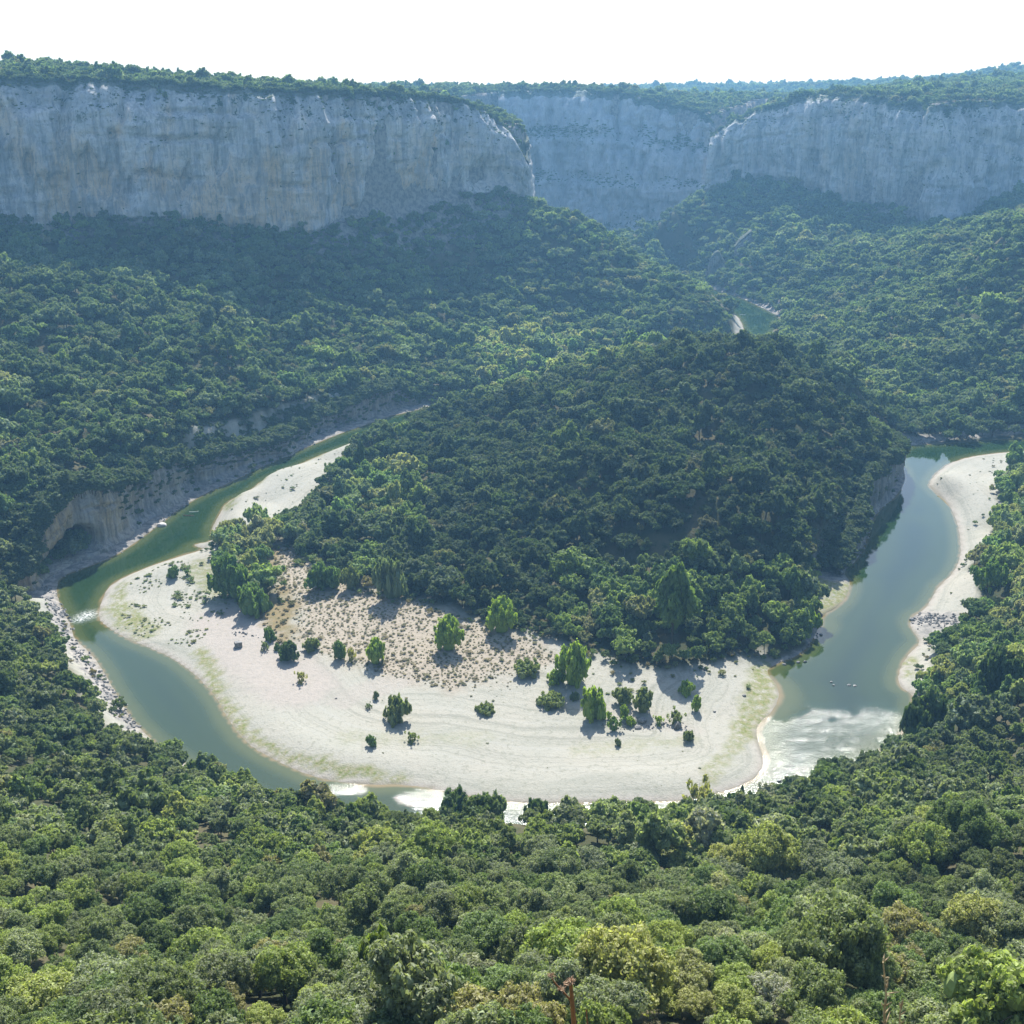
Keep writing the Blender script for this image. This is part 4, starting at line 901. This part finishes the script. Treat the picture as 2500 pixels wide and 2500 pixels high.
# stones strewn along rocky banks: nobody could count them
ST = bpy.data.collections.new('stone_kinds')
for v in range(3):
    o = boulder(0, 0, 0, 1, .8, .6, M_boulder, 'x', 70 + v, False, name='stone_kind_%s' % 'abc'[v]); COL.objects.unlink(o); ST.objects.link(o)
    for k_ in ('label', 'category'): del o[k_]
sp_, ss_ = [], []
for line, wd, cnt, lo, hi in [([(88,1108),(120,1190),(160,1250),(200,1310),(258,1378)], 3.5, 300, .3, 1.0), ([(100,1150),(150,1170)], 3, 40, .5, 1.2), ([(1340,545),(1400,562),(1440,580),(1480,600)], 9, 260, .4, 1.5), ([(1720,1165),(1770,1175),(1800,1195)], 7, 200, .3, .9), ([(1470,1256),(1520,1244),(1548,1200)], 3, 120, .3, .9),
      ([(1590,1075),(1635,1020),(1655,965)], 3, 60, .4, 1.3), ([(1700,838),(1800,828),(1932,820)], 3, 120, .3, 1.0), ([(110,1092),(250,1032),(330,965),(480,885),(635,822)], 2.5, 160, .3, 1.1), ([(1140,1372),(1290,1372)], 5, 60, .2, .6), ([(440,1205),(520,1215),(560,1250)], 3, 40, .3, .8)]:
    P = np.array(pz(line)); d = np.r_[0, np.cumsum(np.linalg.norm(np.diff(P, axis=0), axis=1))]; s = rng.uniform(0, d[-1], cnt)
    x = np.interp(s, d, P[:, 0]) + rng.normal(0, wd * .5, cnt); y = np.interp(s, d, P[:, 1]) + rng.normal(0, wd * .5, cnt)
    k = sdist(x, y, WATER) < 1.0; x, y = x[k], y[k]; sp_.append(np.stack([x, y, np.maximum(hsample(x, y), -.1)], 1)); s_ = rng.uniform(lo, hi, len(x)); ss_.append(np.stack([s_, s_, s_], 1))
sp_, ss_ = np.vstack(sp_), np.vstack(ss_)
gn_scatter('bank_stones', sp_, ss_, rng.uniform(0, 6.28, sp_.shape), rng.integers(0, 3, len(sp_)), np.full((len(sp_), 3), .3), ST, 'broken stones strewn along the rocky banks')

# ------------------------------------------------------------------ canoes
M_can = {k: simple('hull_' + k, c, .4, .5) for k, c in dict(brown=(.22,.13,.07), pale=(.62,.66,.55), white=(.75,.75,.72), dark=(.05,.05,.05)).items()}
def canoe(px_, py_, L, heading, mat, label):
    x, y, _q = PZ(px_, py_, 0); root = bpy.data.objects.new('canoe', None); COL.objects.link(root); root.location = (x, y, 0); root.rotation_euler = (0, 0, heading); tag(root, label, 'canoe')
    ns, nc = 17, 9; V = []
    for inner_ in (0, 1):
        for i in range(ns):
            t = -1 + 2 * i / (ns - 1); w = .46 * (1 - abs(t) ** 2.4) + .02; keel = -.12 + .12 * abs(t) ** 3; rim = .28 + .22 * abs(t) ** 3
            if inner_: w = max(w - .04, .005); keel += .05; rim -= .0
            for j in range(nc):
                a = math.pi * j / (nc - 1); V.append((t * L / 2 * (.97 if inner_ else 1), -math.cos(a) * w, rim + (keel - rim) * math.sin(a) ** .7))
    Fq = [tuple(r_) for r_ in grid_faces(ns, nc)] + [tuple(int(q) + ns * nc for q in r_[::-1]) for r_ in grid_faces(ns, nc)]
    for i in range(ns - 1):
        for j in (0, nc - 1): a, b = i * nc + j, (i + 1) * nc + j; Fq.append((a, b, b + ns * nc, a + ns * nc))
    link('hull', mesh_from('canoe_hull', np.array(V), np.array(Fq), [mat], True), root)
    for sx in (-.28, .25):
        bm = bmesh.new(); bmesh.ops.create_cube(bm, size=1); bmesh.ops.scale(bm, vec=(.35, .74, .06), verts=bm.verts); bmesh.ops.bevel(bm, geom=bm.edges[:], offset=.015, segments=2)
        me = bpy.data.meshes.new('canoe_seat'); bm.to_mesh(me); bm.free(); me.materials.append(M_can['dark']); link('seat', me, root, (sx * L, 0, .2))
canoe(356, 973, 6.2, R(-4), M_can['brown'], 'brown canoe floating mid river near the left rock wall')
canoe(366, 966, 5.2, R(14), M_can['pale'], 'pale green canoe just beyond the brown canoe')
canoe(1401, 594, 6.0, R(-5), M_can['white'], 'small white canoe on the distant stretch of river')

# ------------------------------------------------------------------ dry stalks close to the camera
M_stalk = simple('dry_stalk', (.36,.16,.07), .7, .3, (60, (.22,.12,.06), .002))
M_head = simple('dry_head', (.55,.42,.28), .8, .2, (90, (.36,.22,.14), .002))
M_straw = simple('straw', (.55,.45,.27), .8, .2, (50, (.38,.28,.16), .002))
def tubes(segs, n=6):
    v, f = [], []
    for p0, p1, r0, r1 in segs:
        vv, ff = tube(p0, p1, r0, r1, len(v), n); v += vv; f += ff
    return np.array(v), np.array(f)
def plant_origin(px_, Yd):
    x, y, z = PY(px_, 1932, Yd); return x, y, hs(x, y)
ox, oy, oz = plant_origin(1086, 2.0)
def rel(px_, py_, Yd=2.0): x, y, z = PY(px_, py_, Yd); return (x - ox, y - oy, z - oz)
def poly_segs(pts, r0, r1):
    n_ = len(pts) - 1; return [(pts[i], pts[i+1], r0 + (r1 - r0) * i / n_, r0 + (r1 - r0) * (i + 1) / n_) for i in range(n_)]
st = bpy.data.objects.new('dry_plant', None); COL.objects.link(st); st.location = (ox, oy, oz); tag(st, 'reddish dry stalk with pale withered flower heads at the bottom edge', 'plant')
v, f = tubes(poly_segs([(0, 0, -.05), rel(1083, 1932), rel(1080, 1895), rel(1078, 1870), rel(1077, 1852)], .0075, .004)); link('stem', mesh_from('stalk', v, f, [M_stalk]), st)
v, f = tubes(poly_segs([rel(1079, 1890), rel(1066, 1875), rel(1056, 1865), rel(1044, 1850), rel(1040, 1842)], .0028, .0014)); link('branch', mesh_from('stalk_side', v, f, [M_stalk]), st)
v, f = tubes(poly_segs([(.05, .02, -.05), rel(1110, 1950), rel(1106, 1905)], .004, .0015)); link('side_stem', mesh_from('stalk_small', v, f, [M_stalk]), st)
for (a, b, rr_) in [(1040, 1842, .011), (1059, 1868, .010), (1077, 1852, .014), (1070, 1858, .010)]:
    c = np.array(rel(a, b)); segs = []; rr = np.random.default_rng(a)
    for _ in range(46):
        dv = rr.normal(size=3); dv[2] = abs(dv[2]) * .9 - .1; dv /= np.linalg.norm(dv); segs.append((c - dv * .001, c + dv * rr_ * rr.uniform(.6, 1.15), .0016, .0006))
    v, f = tubes(segs, 4); link('flower_head', mesh_from('withered_head', v, f, [M_head]), st)
ox, oy, oz = plant_origin(1672, 2.2)
gr = bpy.data.objects.new('dry_grass', None); COL.objects.link(gr); gr.location = (ox, oy, oz); tag(gr, 'straw coloured dry grass stalk with feathery spikelets at the lower right', 'plant')
rr = np.random.default_rng(3)
main = [(0, 0, -.05)] + [rel(a, b, 2.2) for a, b in [(1672, 1950), (1668, 1910), (1672, 1880), (1670, 1850), (1667, 1822), (1666, 1812)]]
v, f = tubes(poly_segs(main, .004, .0014)); link('stem', mesh_from('grass_stem', v, f, [M_straw]), gr)
segs = []
for a, b, dx, dy in [(1666,1816,-4,-9),(1666,1816,1,-12),(1666,1816,6,-10),(1667,1816,12,-9),(1668,1845,7,-10),(1668,1845,-6,-7),(1671,1855,6,-10),(1671,1857,-5,-9),(1672,1868,6,-12),(1672,1868,-6,-12),(1671,1875,25,-6),(1671,1877,12,3),(1668,1900,14,-11),(1668,1900,-5,-7),(1668,1915,14,-10),(1672,1930,12,-12),(1672,1935,-11,-14),(1700,1905,6,-18),(1700,1905,-1,-10),(1700,1915,7,-12),(1697,1932,5,-18)]:
    p0, p1 = np.array(rel(a, b, 2.2)), np.array(rel(a + dx, b + dy, 2.2)); p1[1] += rr.uniform(-.02, .02); pm = (p0 + p1) / 2
    segs += [(p0, pm, .0012, .0026), (pm, p1, .0026, .0006)]
v, f = tubes(segs, 4); link('spikelets', mesh_from('grass_spikelets', v, f, [M_straw]), gr)
v, f = tubes(poly_segs([(.05, 0, -.05), rel(1697, 1950, 2.2), rel(1698, 1915, 2.2), rel(1701, 1890, 2.2)], .003, .001)); link('side_stem', mesh_from('grass_side', v, f, [M_straw]), gr)

# ------------------------------------------------------------------ haze, light, camera
def box(name, x0, x1, y0, y1, z0, z1):
    V = [(x, y, z) for z in (z0, z1) for y in (y0, y1) for x in (x0, x1)]
    Fq = [(0,2,3,1),(4,5,7,6),(0,1,5,4),(2,6,7,3),(0,4,6,2),(1,3,7,5)]
    return mesh_from(name, np.array(V), np.array(Fq), [], False)
mh, nt, out = newmat('haze_air'); pv = nt.nodes.new('ShaderNodeVolumePrincipled')
pv.inputs['Color'].default_value = (.30, .64, 1.0, 1); pv.inputs['Density'].default_value = HAZE = 0.00016; pv.inputs['Anisotropy'].default_value = .25
nt.links.new(pv.outputs[0], out.inputs['Volume'])
zmax = float(GH.max()) + 60
hb = box('haze', -2650, 2650, -950, 4250, -10, zmax); hb.materials.append(mh)
if True: tag(link('haze', hb), kind='stuff')

SUN_EL, SUN_AZ = R(47), R(-3)     # azimuth measured from +Y toward -X (sun slightly left of the view direction)
w = bpy.data.worlds.new('World'); sc.world = w; w.use_nodes = True; nt = w.node_tree; nt.nodes.clear()
sky = nt.nodes.new('ShaderNodeTexSky'); sky.sky_type = 'NISHITA'; sky.sun_disc = False; sky.sun_elevation = SUN_EL; sky.sun_rotation = -SUN_AZ; sky.dust_density = 1.2; sky.ozone_density = 0.6; sky.air_density = 1.0; sky.altitude = 200
bg = nt.nodes.new('ShaderNodeBackground'); bg.inputs[1].default_value = .125; wo = nt.nodes.new('ShaderNodeOutputWorld')
nt.links.new(sky.outputs[0], bg.inputs[0]); nt.links.new(bg.outputs[0], wo.inputs[0])
sl = bpy.data.lights.new('sun', 'SUN'); sl.energy = 5.0; sl.angle = R(.53); sl.color = (1, .965, .91); so = bpy.data.objects.new('sun', sl); COL.objects.link(so)
d = Vector((-math.sin(SUN_AZ) * math.cos(SUN_EL), math.cos(SUN_AZ) * math.cos(SUN_EL), math.sin(SUN_EL)))
so.rotation_euler = d.to_track_quat('Z', 'Y').to_euler(); so.location = (0, 0, 400)
cam = bpy.data.cameras.new('camera'); cam.sensor_width = 36; cam.sensor_fit = 'HORIZONTAL'; cam.angle = FOV; cam.clip_start = .1; cam.clip_end = 30000
co = bpy.data.objects.new('camera', cam); COL.objects.link(co); co.location = (0, 0, H); co.rotation_euler = (math.pi / 2 - PITCH, 0, 0); sc.camera = co
sc.view_settings.view_transform = 'Standard'; sc.view_settings.look = 'None'; sc.view_settings.gamma = 1; sc.view_settings.exposure = .85
cy = sc.cycles; cy.max_bounces = 5; cy.diffuse_bounces = 3; cy.glossy_bounces = 2; cy.transmission_bounces = 2; cy.volume_bounces = 0; cy.transparent_max_bounces = 4
cy.use_denoising = True; cy.caustics_reflective = False; cy.caustics_refractive = False; cy.sample_clamp_indirect = 4
print('TREES', n, 'own', len(oi))
